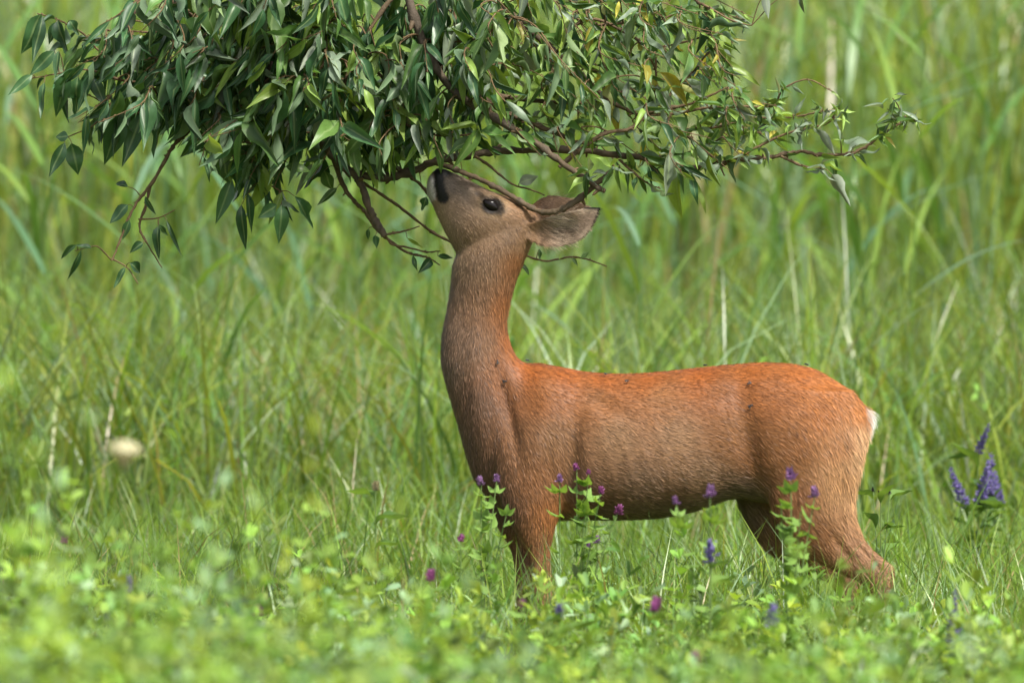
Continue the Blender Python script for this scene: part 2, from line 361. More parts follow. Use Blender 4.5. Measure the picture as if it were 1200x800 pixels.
body_me.vertices.foreach_get('normal', NBf := np.zeros(nV * 3, np.float32)); NB = NBf.reshape(-1, 3).astype(float)

COLPTS = np.array([  # px, py, linear coat rgb; belly, fold and far-leg shade and rump light painted in
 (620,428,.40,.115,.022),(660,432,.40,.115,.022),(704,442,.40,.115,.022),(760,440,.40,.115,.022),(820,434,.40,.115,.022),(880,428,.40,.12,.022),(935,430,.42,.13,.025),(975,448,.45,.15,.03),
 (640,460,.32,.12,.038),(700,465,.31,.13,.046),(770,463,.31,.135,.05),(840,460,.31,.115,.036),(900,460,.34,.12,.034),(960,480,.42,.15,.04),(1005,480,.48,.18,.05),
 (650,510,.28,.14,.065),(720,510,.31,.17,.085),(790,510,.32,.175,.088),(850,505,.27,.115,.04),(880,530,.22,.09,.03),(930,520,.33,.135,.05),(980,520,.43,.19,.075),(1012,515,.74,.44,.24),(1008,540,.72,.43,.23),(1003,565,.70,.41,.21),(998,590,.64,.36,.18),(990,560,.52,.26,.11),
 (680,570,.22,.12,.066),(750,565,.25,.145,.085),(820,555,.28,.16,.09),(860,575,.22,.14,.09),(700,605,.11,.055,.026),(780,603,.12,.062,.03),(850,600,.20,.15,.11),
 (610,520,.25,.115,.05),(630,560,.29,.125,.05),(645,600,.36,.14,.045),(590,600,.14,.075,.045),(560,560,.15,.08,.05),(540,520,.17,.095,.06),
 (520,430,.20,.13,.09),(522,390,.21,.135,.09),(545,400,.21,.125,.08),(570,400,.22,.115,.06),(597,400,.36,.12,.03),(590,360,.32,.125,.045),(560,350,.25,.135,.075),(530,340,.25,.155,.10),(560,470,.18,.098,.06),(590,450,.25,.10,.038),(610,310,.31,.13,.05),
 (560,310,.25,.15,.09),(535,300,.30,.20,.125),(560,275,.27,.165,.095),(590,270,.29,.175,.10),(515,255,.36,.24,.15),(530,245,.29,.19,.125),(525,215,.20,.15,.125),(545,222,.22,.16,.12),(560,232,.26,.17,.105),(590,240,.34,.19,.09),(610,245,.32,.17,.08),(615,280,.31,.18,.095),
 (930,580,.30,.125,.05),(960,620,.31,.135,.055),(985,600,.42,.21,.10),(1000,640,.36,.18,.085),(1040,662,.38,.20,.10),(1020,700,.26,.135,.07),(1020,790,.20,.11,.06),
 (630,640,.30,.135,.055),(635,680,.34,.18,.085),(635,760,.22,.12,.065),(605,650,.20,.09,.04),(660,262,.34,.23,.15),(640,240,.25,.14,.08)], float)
def segd(px, py, a, b):
    a, b = np.array(a, float), np.array(b, float); ab = b - a
    t = np.clip(((px - a[0]) * ab[0] + (py - a[1]) * ab[1]) / (ab @ ab), 0, 1)
    return np.hypot(px - a[0] - t * ab[0], py - a[1] - t * ab[1])
def sstep(a, b, x): t = np.clip((x - a) / (b - a), 0, 1); return t * t * (3 - 2 * t)
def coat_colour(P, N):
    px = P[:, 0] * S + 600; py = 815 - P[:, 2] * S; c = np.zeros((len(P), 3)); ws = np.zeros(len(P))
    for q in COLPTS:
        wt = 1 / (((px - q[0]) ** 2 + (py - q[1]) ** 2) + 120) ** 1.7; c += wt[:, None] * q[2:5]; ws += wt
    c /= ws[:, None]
    def mix(k, col): 
        nonlocal c; c = c * (1 - k[:, None]) + np.array(col) * k[:, None]
    # belly and inner legs
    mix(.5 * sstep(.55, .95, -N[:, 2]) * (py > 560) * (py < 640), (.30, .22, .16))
    # ears: pale inside, dark rim towards the tip
    near = P[:, 1] < 0; ear = (px > 632) & (py < 296)
    es = sstep(626, 652, px) * (py < 296); inn = sstep(.0, .35, N[:, 1] * np.sign(P[:, 1]))
    mix(es * inn * .85, (.60, .45, .34)); mix(es * inn * .7 * (1 - sstep(4, 14, segd(px, py, (662, 268), (690, 256)))), (.22, .14, .10))
    mix(es * inn * .35 * (1 - sstep(3, 12, segd(px, py, (648, 258), (670, 262)))), (.80, .66, .53)); mix(es * (1 - inn) * .7, (.26, .15, .09))
    rim = np.minimum(segd(px, py, (704, 242), (694, 270)), segd(px, py, (694, 270), (676, 286)) + np.clip((690 - px) * .12, 0, 3))
    rim = np.minimum(rim, segd(px, py, (704, 242), (684, 241)) + .5)
    mix(ear * near * (1 - sstep(2.0, 4.6, rim)), (.018, .014, .012))
    # face: eye rim, tear mark, black moustache and nose, white chin
    ed = np.hypot((px - 576) / 1.25, (py - 240)); mix(.55 * (1 - sstep(9, 20, ed)) , (.36, .25, .15)); mix(1 - sstep(8.5, 12, ed), (.022, .015, .011)); mix(.75 * (1 - sstep(2, 6, segd(px, py, (583, 247), (588, 246)))), (.04, .028, .02))
    mix(.8 * (1 - sstep(1.5, 5, segd(px, py, (566, 231), (560, 226)))), (.05, .035, .025))
    mix(1 - sstep(4.5, 8.5, segd(px, py, (503, 212), (504, 229))), (.50, .46, .43))
    k = np.minimum(segd(px, py, (513, 199), (523, 200)) - 2.0, np.minimum(segd(px, py, (515, 205), (514, 216)) - 1.2, segd(px, py, (515, 216), (519, 231)) - .6 - .12 * np.clip(py - 218, 0, 12)))
    k = k + 1.2 * np.sin(px * 1.3 + py * .9) * .5; mix(1 - sstep(3.0, 7.0, k), (.010, .009, .009))
    # white tail and pale rump
    mix(sstep(1013, 1019, px) * sstep(468, 476, py) * (1 - sstep(500, 512, py)), (.85, .82, .78))
    mix(sstep(798, 804, py), (.03, .025, .02))        # hooves
    lum = c @ np.array([.3, .6, .1]); c = c * np.array([.78, .79, .77])
    return np.clip(c, .004, .95)
def fur_body_mat():
    m, N, L = new_mat('skin_under_coat'); p = N['Principled BSDF']; c = attr_col(N, L)
    tc = N.new('ShaderNodeTexCoord'); mp = N.new('ShaderNodeMapping'); mp.inputs['Scale'].default_value = (60, 200, 240)
    nz = N.new('ShaderNodeTexNoise'); nz.inputs['Scale'].default_value = 1.5; nz.inputs['Detail'].default_value = 4
    L.new(tc.outputs['Object'], mp.inputs[0]); L.new(mp.outputs[0], nz.inputs['Vector'])
    mr = N.new('ShaderNodeMapRange'); mr.inputs[3].default_value = .45; mr.inputs[4].default_value = .95; L.new(nz.outputs[0], mr.inputs[0])
    mx = N.new('ShaderNodeMix'); mx.data_type = 'RGBA'; mx.blend_type = 'MULTIPLY'; mx.inputs[0].default_value = 1
    L.new(c, mx.inputs[6]); L.new(mr.outputs[0], mx.inputs[7]); L.new(mx.outputs[2], p.inputs['Base Color'])
    p.inputs['Roughness'].default_value = .55; p.inputs['Specular IOR Level'].default_value = .25
    return m
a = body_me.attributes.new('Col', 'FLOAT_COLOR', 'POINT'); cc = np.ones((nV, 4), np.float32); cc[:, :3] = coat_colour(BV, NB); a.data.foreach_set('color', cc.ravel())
body_me.materials.clear(); body_me.materials.append(fur_body_mat())
body_me.polygons.foreach_set('use_smooth', np.ones(len(body_me.polygons), bool)); body_me.name = 'deer_body'
deer = link('roe_deer', body_me)
tag(deer, 'red-brown doe stretching her neck up to nibble the willow leaves', 'deer')

FLOW = np.array([(515,205,1,.7),(545,230,1,.55),(585,245,1,.3),(545,282,.35,1),(600,285,.35,.95),(572,300,.15,1),(575,268,.7,.7),(660,255,1,-.1),(540,320,.05,1),(590,320,.1,1),(560,380,-.05,1),(530,440,.1,1),(590,410,.45,1),
 (550,520,.3,1),(580,480,.5,1),(620,470,.8,.7),(630,540,.55,1),(640,600,.2,1),(660,435,1,.2),(750,445,1,.12),(850,437,1,.15),(930,435,1,.35),(700,510,1,.4),(780,530,1,.25),(700,590,1,.15),(800,590,1,.1),
 (860,540,1,.2),(880,500,.9,.5),(940,500,.8,.7),(985,465,.7,.8),(1012,500,.4,1),(1003,560,.3,1),(940,580,.6,.9),(965,630,.75,.8),(1030,660,.8,.7),(630,670,0,1),(630,760,0,1),(1022,740,-.05,1),(605,650,0,1)], float)
def flow(px, py):
    d = np.zeros((len(px), 2)); 
    for q in FLOW:
        wt = 1 / (((px - q[0]) ** 2 + (py - q[1]) ** 2) + 200) ** 1.6; v = q[2:] / np.hypot(*q[2:]); d += wt[:, None] * v
    return d / (np.linalg.norm(d, axis=1)[:, None] + 1e-9)
def make_coat(n):
    body_me.calc_loop_triangles(); nt_ = len(body_me.loop_triangles); T = np.zeros(nt_ * 3, np.int32); body_me.loop_triangles.foreach_get('vertices', T); T = T.reshape(-1, 3)
    A_ = BV[T]; ar = np.linalg.norm(np.cross(A_[:, 1] - A_[:, 0], A_[:, 2] - A_[:, 0]), axis=1)
    ccx = (A_[:, :, 0].mean(1)) * S + 600; ccy = 815 - A_[:, :, 2].mean(1) * S
    headw = (ccy < 300) | (ccy > 630); ar = ar * np.where(headw, 2.2, 1.0)
    ti = rng.choice(nt_, n, p=ar / ar.sum()); r1, r2 = rng.random(n), rng.random(n); s1 = np.sqrt(r1)
    b = np.stack([1 - s1, s1 * (1 - r2), s1 * r2], -1)
    P = (BV[T[ti]] * b[..., None]).sum(1); N = (NB[T[ti]] * b[..., None]).sum(1); N /= np.linalg.norm(N, axis=1)[:, None] + 1e-9
    px = P[:, 0] * S + 600; py = 815 - P[:, 2] * S
    eye = np.hypot((px - 576) / 1.3, py - 240) < 6.6
    nose = (segd(px, py, (513, 200), (521, 200)) < 6) 
    keep = ~eye & ~nose & (py < 797); P, N, px, py = P[keep], N[keep], px[keep], py[keep]; n = len(P)
    f = flow(px + rng.normal(0, 4, n), py + rng.normal(0, 4, n))
    # whorls: low-frequency swing of the hair direction plus a little disorder
    ang = .22 * np.sin(px * .045 + py * .03) * np.cos(py * .05 - px * .02) + .16 * np.sin(px * .17 + py * .11) * np.sin(py * .21) + rng.normal(0, .13, n)
    fx = f[:, 0] * np.cos(ang) - f[:, 1] * np.sin(ang); fy = f[:, 0] * np.sin(ang) + f[:, 1] * np.cos(ang)
    d = np.stack([fx, rng.normal(0, .1, n), -fy], -1); d -= N * (d * N).sum(1)[:, None]; d /= np.linalg.norm(d, axis=1)[:, None] + 1e-9
    tail = (px > 1012) & (py > 470) & (py < 506)
    ear = (px > 632) & (py < 296); inner = ear & (N[:, 1] * np.sign(P[:, 1]) > .1)
    headm = 1 - sstep(285, 330, py)
    Ln = .0130 * (1 - headm) + .0085 * headm; Ln = np.where(py > 630, .010, Ln); Ln = np.where((px > 985) & (py < 620) & (py > 500), .021, Ln)
    Ln = np.where((py > 585) & (px > 640) & (px < 900), .014, Ln); Ln = np.where((px > 828) & (px < 905) & (py > 555), .024, Ln)
    Ln = np.where(ear, .007, Ln); Ln = np.where(inner & (px < 672), .022, Ln); Ln = np.where(tail, .022, Ln); Ln = np.where(py < 300, np.where((px < 530), .005, Ln), Ln)
    Ln = Ln * rng.uniform(.65, 1.25, n)
    lift = rng.uniform(.10, .30, n) + .22 * tail + .3 * (inner & (px < 672)) + .12 * ((px > 985) & (py > 490))
    clump = np.sin(px * .9 + 3 * np.sin(py * .31)) * np.sin(py * .8 + 2 * np.sin(px * .27)) ; lift = np.clip(lift + .07 * clump, .05, .8)
    Wd = rng.uniform(.00040, .00074, n) * np.where(headm > .5, .8, 1)
    roll = rng.normal(0, .35, n); sd_ = np.cross(d, N); sd_ = sd_ * np.cos(roll)[:, None] + N * np.sin(roll)[:, None]
    root = P - N * .0008; mid = P + d * (Ln * .55)[:, None] + N * (Ln * .55 * lift)[:, None]
    tip = P + d * Ln[:, None] + N * (Ln * lift * .75)[:, None] + np.array([0, 0, -1]) * (Ln * .06)[:, None]
    V = np.stack([root - sd_ * Wd[:, None] * .5, root + sd_ * Wd[:, None] * .5, mid - sd_ * Wd[:, None] * .42, mid + sd_ * Wd[:, None] * .42,
                  tip - sd_ * Wd[:, None] * .08, tip + sd_ * Wd[:, None] * .08], 1)
    bI = np.arange(n)[:, None] * 6; F = np.concatenate([bI + np.array([[0, 1, 3, 2]]), bI + np.array([[2, 3, 5, 4]])])
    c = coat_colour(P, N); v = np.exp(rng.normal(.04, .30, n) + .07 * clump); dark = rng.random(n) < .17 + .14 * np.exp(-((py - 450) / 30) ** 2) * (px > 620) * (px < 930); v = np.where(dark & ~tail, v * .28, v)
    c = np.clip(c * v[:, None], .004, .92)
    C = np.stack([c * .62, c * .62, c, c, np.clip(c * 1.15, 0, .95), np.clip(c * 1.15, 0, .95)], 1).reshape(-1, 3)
    m, Nn, L = new_mat('deer_hair'); p = Nn['Principled BSDF']; L.new(attr_col(Nn, L), p.inputs['Base Color'])
    p.inputs['Roughness'].default_value = .48; p.inputs['Specular IOR Level'].default_value = .3
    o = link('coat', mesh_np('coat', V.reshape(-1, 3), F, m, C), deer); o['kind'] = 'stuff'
make_coat(200000)
M_eye = flat_mat('eye_surface', (.008, .006, .006), .12, .3, 30, .22)
for sgn in (-1, 1):
    sel = (np.hypot(PX - 575, PY - 240) < 5) & (np.sign(BV[:, 1]) == sgn)
    ysurf = np.abs(BV[sel, 1]).max() if sel.any() else 28 / S
    bm = bmesh.new(); bmesh.ops.create_uvsphere(bm, u_segments=24, v_segments=16, radius=1)
    for v in bm.verts:      # almond: longer along the face line, flattened towards the skull
        u = v.co.x; v.co.x *= 1.12; v.co.z *= .72 * (1 - .38 * abs(u)); v.co.y *= .6
    me = bpy.data.meshes.new('eye'); bm.to_mesh(me); bm.free(); me.materials.append(M_eye)
    for p in me.polygons: p.use_smooth = True
    o = link('eye', me, deer); o.location = (dx(575.5), sgn * (ysurf - .0030), dz(240)); o.scale = (9.8 / S,) * 3; o.rotation_euler = (0, math.radians(34), 0)

#@@REST@@
# ------------------------------------------------------------------ flies resting on the coat
M_fly = flat_mat('fly_body', (.012, .012, .014), .35, .3, 300, .5)
M_wing = flat_mat('fly_wing', (.05, .048, .045), .4, .2, 300, .3)
def fly_mesh():
    A = Acc()
    def ell(c, r, n=8, m=6):
        V, F = [], []
        for i in range(m + 1):
            for j in range(n):
                a, b = PI * i / m, 2 * PI * j / n
                V.append((c[0] + r[0] * math.cos(a), c[1] + r[1] * math.sin(a) * math.cos(b), c[2] + r[2] * math.sin(a) * math.sin(b)))
        for i in range(m):
            for j in range(n): F.append((i * n + j, i * n + (j + 1) % n, (i + 1) * n + (j + 1) % n, (i + 1) * n + j))
        A.add(V, F)
    ell((.0028, 0, .0018), (.0030, .0017, .0016)); ell((-.0008, 0, .002), (.0018, .0016, .0016)); ell((-.003, 0, .0019), (.0011, .0014, .0012))
    for s in (-1, 1):
        for k in (-.0015, 0, .0015):
            V, F = tube([(-.0005 + k, 0, .0015), (-.0005 + k * 1.8, s * .0028, .0018), (-.0005 + k * 2.2, s * .0038, -.0008)], .00022, 4); A.add(V, F)
    return A.mesh('fly', M_fly)
FLY = fly_mesh()
WING = mesh_np('fly_wing', [(0, 0, 0), (.003, .0012, 0), (.0062, .0012, .0002), (.0068, -.0002, .0002), (.004, -.001, 0)] + [(0, 0, .0002), (.003, .0012, .0002), (.0062, .0012, .0004), (.0068, -.0002, .0004), (.004, -.001, .0002)],
               [(0, 1, 2, 3), (0, 3, 4, 0), (5, 8, 7, 6), (5, 9, 8, 5)], M_wing, smooth=False)
from mathutils.bvhtree import BVHTree
bvh = BVHTree.FromPolygons([tuple(v) for v in BV], [tuple(p.vertices) for p in body_me.polygons])
for px, py, lab in [(618, 424, 'black fly sitting on the withers just behind the neck'), (709, 441, 'black fly on the dip of the deer\'s back behind the shoulders'),
                    (735, 449, 'black fly on the upper flank just below the dip of the back'), (827, 431, 'black fly on the ridge of the loin'), (878, 451, 'black fly clinging to the side of the loin'),
                    (944, 429, 'black fly on the top of the croup'), (881, 476, 'black fly on the flank below the other loin fly'), (593, 447, 'black fly at the base of the neck'), (582, 424, 'black fly on the side of the lower neck')]:
    tgt = at(px, py, 0); hit, nn, _, _ = bvh.ray_cast(CAM, (tgt - CAM).normalized())
    if hit is None:
        hit, nn, _, _ = bvh.find_nearest(tgt)
    z = Vector(nn).normalized(); x = Vector((random.uniform(-1, 1), random.uniform(-.3, .3), random.uniform(-.5, .3))); x = (x - z * x.dot(z)).normalized(); y = z.cross(x)
    o = link('fly', FLY); k = random.uniform(.95, 1.2); o.matrix_world = Matrix.Translation(hit + z * .0045) @ Matrix((x, y, z)).transposed().to_4x4() @ Matrix.Scale(k, 4)
    tag(o, lab, 'fly', 'flies on the deer')
    for s in (-1, 1):
        wg = link('wing', WING, o); wg.location = (-.001, s * .001, .0034); wg.rotation_euler = (0, .12, s * .35)

# ------------------------------------------------------------------ willow
def leaf_shape(curl, fold, rows=7, wave=0.0, bite=0.0):
    V, rib = [], []
    for i in range(rows + 1):
        t = i / rows; hw = .5 * (math.sin(PI * t ** .70) ** 1.15 if 0 < t < 1 else 0.0) + (.012 if t < 1 else .004)
        if bite and abs(t - .6) < .12: hw *= 1 - bite
        for c in (-1, 0, 1):
            z = fold * abs(c) * hw * .35 - curl * t * t + wave * math.sin(7 * t + c) * hw
            V.append((c * hw, t - .12 * abs(curl) * t * t, z)); rib.append(1.0 if c == 0 else 0.0)
    F = []
    for i in range(rows):
        a = i * 3; F += [(a, a + 1, a + 4, a + 3), (a + 1, a + 2, a + 5, a + 4)]
    return np.array(V), np.array(F), np.array(rib)
SHAPES = [leaf_shape(c, f, 7, wv, b) for c, f, wv, b in [(.10, .6, .04, 0), (.26, .9, .12, 0), (-.08, .5, .14, 0), (.42, 1.3, .08, 0), (.08, 1.5, .16, .45), (.2, .4, -.16, 0)]]
def leaf_col(base, vary):
    def f(N, L):
        oi = N.new('ShaderNodeObjectInfo'); r = N.new('ShaderNodeValToRGB'); e = r.color_ramp.elements
        e[0].color = (*[c * (1 - vary) for c in base], 1); e[1].color = (*[c * (1 + vary) for c in (base[0] * 1.1, base[1], base[2] * .9)], 1)
        L.new(oi.outputs['Random'], r.inputs[0]); return rib_mix(N, L, r.outputs[0])
    return f
def rib_mix(N, L, c):
    at_ = N.new('ShaderNodeAttribute'); at_.attribute_name = 'rib'; cr = N.new('ShaderNodeValToRGB')
    cr.color_ramp.elements[0].position = .80; cr.color_ramp.elements[1].position = .97; L.new(at_.outputs['Fac'], cr.inputs[0])
    tc = N.new('ShaderNodeTexCoord'); nz = N.new('ShaderNodeTexNoise'); nz.inputs['Scale'].default_value = 9; L.new(tc.outputs['Object'], nz.inputs['Vector'])
    mr = N.new('ShaderNodeMapRange'); mr.inputs[3].default_value = .72; mr.inputs[4].default_value = 1.25; L.new(nz.outputs[0], mr.inputs[0])
    mu = N.new('ShaderNodeMix'); mu.data_type = 'RGBA'; mu.blend_type = 'MULTIPLY'; mu.inputs[0].default_value = 1; L.new(c, mu.inputs[6]); L.new(mr.outputs[0], mu.inputs[7])
    lt = N.new('ShaderNodeMix'); lt.data_type = 'RGBA'; L.new(cr.outputs[0], lt.inputs[0]); L.new(mu.outputs[2], lt.inputs[6])
    br = N.new('ShaderNodeMix'); br.data_type = 'RGBA'; br.inputs[0].default_value = .35; L.new(mu.outputs[2], br.inputs[6]); br.inputs[7].default_value = (.32, .42, .18, 1)
    L.new(br.outputs[2], lt.inputs[7]); return lt.outputs[2]
UNDER = (.17, .24, .15)
LEAFMAT = {'dark': leafy_mat('willow_leaf_dark', leaf_col((.035, .095, .036), .35), .24, .38, .45, UNDER),
           'mid': leafy_mat('willow_leaf_mid', leaf_col((.075, .155, .038), .35), .32, .42, .42, UNDER),
           'young': leafy_mat('willow_leaf_young', leaf_col((.17, .27, .050), .30), .38, .42, .45, (.26, .34, .20)),
           'silver': leafy_mat('willow_leaf_underside', leaf_col((.15, .20, .14), .25), .2, .5, .4, (.19, .22, .17)),
           'yellow': leafy_mat('willow_leaf_yellowed', leaf_col((.36, .33, .05), .3), .38, .5, .4, (.36, .34, .12))}
M_leaf_attr = leafy_mat('willow_foliage', lambda N, L: rib_mix(N, L, attr_col(N, L)), .32, .44, .35, UNDER)
BASECOL = {'dark': (.035, .095, .036), 'mid': (.075, .155, .038), 'young': (.17, .27, .050), 'silver': (.15, .20, .14), 'yellow': (.36, .33, .05)}
LEAFMESH = {}
for k, m in LEAFMAT.items():
    for i, (V, F, rib) in enumerate(SHAPES): LEAFMESH[k, i] = mesh_np('willow_leaf', V, F, m, extra={'rib': rib})
M_bark = vc_mat('willow_bark', .75, .25)
nb = M_bark.node_tree; _nz = nb.nodes.new('ShaderNodeTexNoise'); _nz.inputs['Scale'].default_value = 160; _nz.inputs['Detail'].default_value = 6
_tc = nb.nodes.new('ShaderNodeTexCoord'); nb.links.new(_tc.outputs['Object'], _nz.inputs['Vector']); _b = nb.nodes.new('ShaderNodeBump'); _b.inputs['Strength'].default_value = .7; _b.inputs['Distance'].default_value = .003
nb.links.new(_nz.outputs[0], _b.inputs['Height']); nb.links.new(_b.outputs[0], nb.nodes['Principled BSDF'].inputs['Normal'])

TREE_AT = Vector((-2.35, 1.1, 0.0))
tree = empty('willow_tree', TREE_AT)
tag(tree, 'willow whose dark leafy branches hang over the doe\'s raised head', 'tree')
BR = []            # dicts: acc, pts, rad
def barkcol(r):
    k = np.clip((np.asarray(r) * S - 1.0) / 4.0, 0, 1)[..., None]
    return (np.array([.12, .078, .038]) * (1 - k) + np.array([.070, .054, .038]) * k)
def add_tube(acc, P, R, sides=6):
    R = np.broadcast_to(np.asarray(R, float), (len(P),)); V, F = tube(P, R, sides)
    C = np.vstack([np.repeat(barkcol(R), sides, 0), barkcol(R[:1]), barkcol(R[-1:])]); acc.add(V, F, C * (1 + .15 * rng.standard_normal((len(C), 1))))
def branch3(P, r0, r1, sides=7, knots=.10, per=6):
    P = catmull(P, per); n = len(P); t = np.linspace(0, 1, n); R = (r0 * (1 - t) + r1 * t) * (1 + knots * rng.standard_normal(n))
    acc = Acc()
    if r0 < .012 and r0 > .0025:
        P = P + rng.normal(0, r0 * .10, P.shape); R = R * (1 + .30 * (rng.random(n) < .16))
        for q in rng.integers(1, n - 1, max(1, n // 7)):
            d_ = rng.normal(0, 1, 3); d_ /= np.linalg.norm(d_); add_tube(acc, np.array([P[q], P[q] + d_ * R[q] * 1.9, P[q] + d_ * R[q] * 2.5]), np.array([R[q] * .55, R[q] * .4, R[q] * .1]), 5)
    add_tube(acc, P, R, sides); b = dict(acc=acc, pts=P, rad=R, leaves=[]); BR.append(b); return b
def br(pts, y0, y1, r0, r1):
    n = len(pts); P = [np.array(at(p[0], p[1], y0 + (y1 - y0) * i / (n - 1))) for i, p in enumerate(pts)]
    P = np.array(P); P[1:-1] += rng.normal(0, .0012, P[1:-1].shape)
    return branch3(P, r0 / S, r1 / S)
# limbs above the picture that carry the hanging branches
def P3(*a): return [np.array(p, float) for p in a]
trunk_pts = P3((-2.35, 1.1, -.05), (-2.33, 1.08, .6), (-2.36, 1.05, 1.3), (-2.28, 1.0, 1.9), (-2.15, .95, 2.5), (-2.2, 1.0, 3.3))
LIMB = [P3((-2.28, 1.0, 1.9), (-1.7, .75, 2.25), (-1.0, .42, 2.22), (-.5, .2, 1.98), (-.22, .1, 1.72), (-.2, .08, 1.52)),
        P3((-.5, .2, 1.98), (-.1, .18, 1.83), (.15, .16, 1.70), (.42, .15, 1.60)),
        P3((-1.0, .42, 2.22), (-.85, .30, 1.95), (-.80, .25, 1.70), (-.76, .20, 1.50)),
        P3((-2.15, .95, 2.5), (-1.5, .9, 3.0), (-.8, .7, 3.2), (-.3, .6, 3.1)), P3((-2.2, 1.0, 3.3), (-2.6, 1.4, 3.8), (-2.8, 1.6, 4.4)), P3((-2.15, .95, 2.6), (-2.7, .4, 3.1), (-3.2, .1, 3.3))]
for i, L_ in enumerate(LIMB): branch3(L_, [.050, .026, .020, .04, .04, .04][i], [.012, .009, .009, .012, .012, .012][i], 9)
T = [  # traced branches: pixel path, depth start/end, radius start/end in pixels
 ([(486,-60),(478,-10),(496,50),(516,88),(543,115),(589,143),(627,167),(661,193),(688,212),(708,224)], .06,-.10, 6.0,3.0),
 ([(516,70),(555,104),(589,129),(621,145),(653,159),(682,168),(700,165)], .04,.05, 4.2,2.0),
 ([(300,40),(340,120),(380,170),(407,199),(452,208),(485,199),(509,191),(541,184),(579,179),(613,176),(669,176),(723,181),(748,184),(775,190),(806,196),(831,195),(850,191),(878,186),(897,185),(920,181),(940,177),(960,182),(990,181),(1010,174),(1030,161),(1047,150),(1062,140)], .10,.05, 5.5,1.4),
 ([(509,190),(539,202),(565,212),(589,223),(611,237),(632,247),(648,248),(672,237),(696,217),(717,201)], .02,-.10, 3.2,3.4),
 ([(407,199),(418,208),(425,220),(433,247),(441,262),(450,276)], .09,.07, 5.0,4.2),
 ([(388,180),(404,221),(416,238),(428,250),(441,266),(455,279),(476,295),(490,299),(503,302),(516,311)], .12,.10, 3.2,.8),
 ([(452,277),(460,287),(480,291),(500,295),(516,294)], .09,.09, 1.6,.7), ([(448,276),(462,273),(476,270),(492,265)], .08,.08, 1.5,.7),
 ([(425,214),(449,229),(473,245),(503,269),(529,284)], .14,.16, 2.0,1.6), ([(462,195),(479,205),(492,217),(505,231)], .10,.10, 2.6,1.8),
 ([(556,183),(572,194),(584,204),(603,216),(621,223),(638,229)], .05,.08, 1.8,.8), ([(590,285),(617,300),(640,306),(667,302),(687,304),(711,312)], .16,.2, 1.6,.8),
 ([(505,231),(545,262),(590,285)], .10,.16, 1.8,1.6),
 ([(570,110),(640,120),(669,122),(703,117),(725,108)], .12,.1, 3.2,1.5), ([(560,-60),(590,5),(620,35),(647,60),(674,82),(694,100),(710,116),(737,130),(752,135)], .15,.08, 4.5,2.2),
 ([(655,196),(680,177),(707,156),(739,150),(757,132),(767,114),(769,82),(768,64)], -.03,.03, 2.8,1.2), ([(750,134),(775,130),(811,121),(831,114),(854,102)], .08,.05, 2.2,1.0),
 ([(775,130),(795,98),(809,87),(829,64),(852,48)], .09,.12, 2.0,.9), ([(752,135),(790,134),(824,127),(865,125),(905,126),(914,112),(922,101),(947,94),(975,107)], .08,.0, 2.0,.7),
 ([(800,152),(830,150),(856,145),(882,139),(915,139),(940,135),(960,131),(988,127)], .1,.03, 1.8,.8), ([(847,191),(870,182),(890,171),(920,159),(945,149),(970,145),(980,133)], .05,.0, 2.0,.9),
 ([(760,187),(773,184),(802,179),(840,165)], .08,.1, 1.5,.7), ([(806,160),(818,170),(840,189),(844,198),(849,206)], .06,.05, 1.5,.9), ([(720,182),(739,199),(761,215),(774,221)], .08,.04, 1.8,.7),
 ([(915,183),(930,190),(945,195),(962,197)], .04,.02, 1.8,1.0), ([(790,-60),(805,-15),(816,0),(832,10),(860,26),(881,30)], .12,.02, 2.6,.8),
 ([(700,30),(730,28),(770,25),(800,12)], .1,.05, 1.8,.9), ([(640,55),(690,22),(735,40),(760,55),(800,50),(832,40)], .14,.06, 2.2,.9),
 ([(176,-60),(163,-12),(159,6),(152,26),(148,40)], .2,.18, 4.0,3.0), ([(148,40),(170,60),(206,87),(240,105),(280,130),(300,138)], .18,.10, 3.0,3.0),
 ([(206,87),(180,78),(152,68),(120,62),(100,42),(80,28),(60,20),(44,16)], .15,.05, 2.0,.7), ([(200,-40),(202,0),(220,16),(240,28),(262,48),(280,62),(294,76),(312,102),(305,130)], .1,.08, 2.0,2.5),
 ([(232,20),(210,30),(180,38),(155,37),(128,36)], .1,.05, 1.6,.7), ([(262,118),(230,110),(188,98),(144,94),(104,83),(70,86),(36,92)], .1,.04, 2.2,.7), ([(262,118),(215,119),(176,122),(140,125),(120,120),(99,109)], .1,.06, 2.0,.7),
 ([(190,125),(150,135),(120,142),(105,150),(88,157),(72,164)], .08,.04, 1.4,.6), ([(300,138),(262,138),(235,142),(216,158),(205,170),(195,187),(176,217),(160,237),(150,257),(141,282),(131,305)], .1,.02, 3.4,1.0),
 ([(176,217),(171,242),(162,265),(172,285),(190,314)], .07,.05, 2.0,.7), ([(162,257),(185,255),(205,246)], .06,.05, 1.2,.6), ([(131,305),(117,291),(107,289),(88,294)], .03,.0, 1.0,.5), ([(131,303),(147,312),(156,322),(162,333)], .03,.0, 1.0,.5),
 ([(326,-50),(322,20),(318,70),(306,115),(298,140),(287,160)], .12,.10, 7.0,4.0), ([(249,128),(252,150),(256,180)], .1,.05, 1.5,.8), ([(287,160),(273,178),(284,194),(308,210),(328,224)], .09,.02, 1.8,.9),
 ([(390,-60),(384,-5),(383,40),(378,75),(352,96)], .08,-.05, 3.0,1.5), ([(486,-30),(450,10),(420,60),(400,110),(395,160)], .06,.0, 3.0,1.5), ([(540,-40),(533,30),(548,62),(560,80)], .05,-.06, 2.4,1.2),
 ([(586,-30),(586,6),(600,20)], .02,-.05, 2.2,1.2), ([(420,60),(455,100),(470,140),(520,160),(560,155)], .02,-.06, 2.2,1.0), ([(383,40),(340,60),(290,70),(240,64)], .05,.0, 2.0,.9)]
for q in T: br(*q)
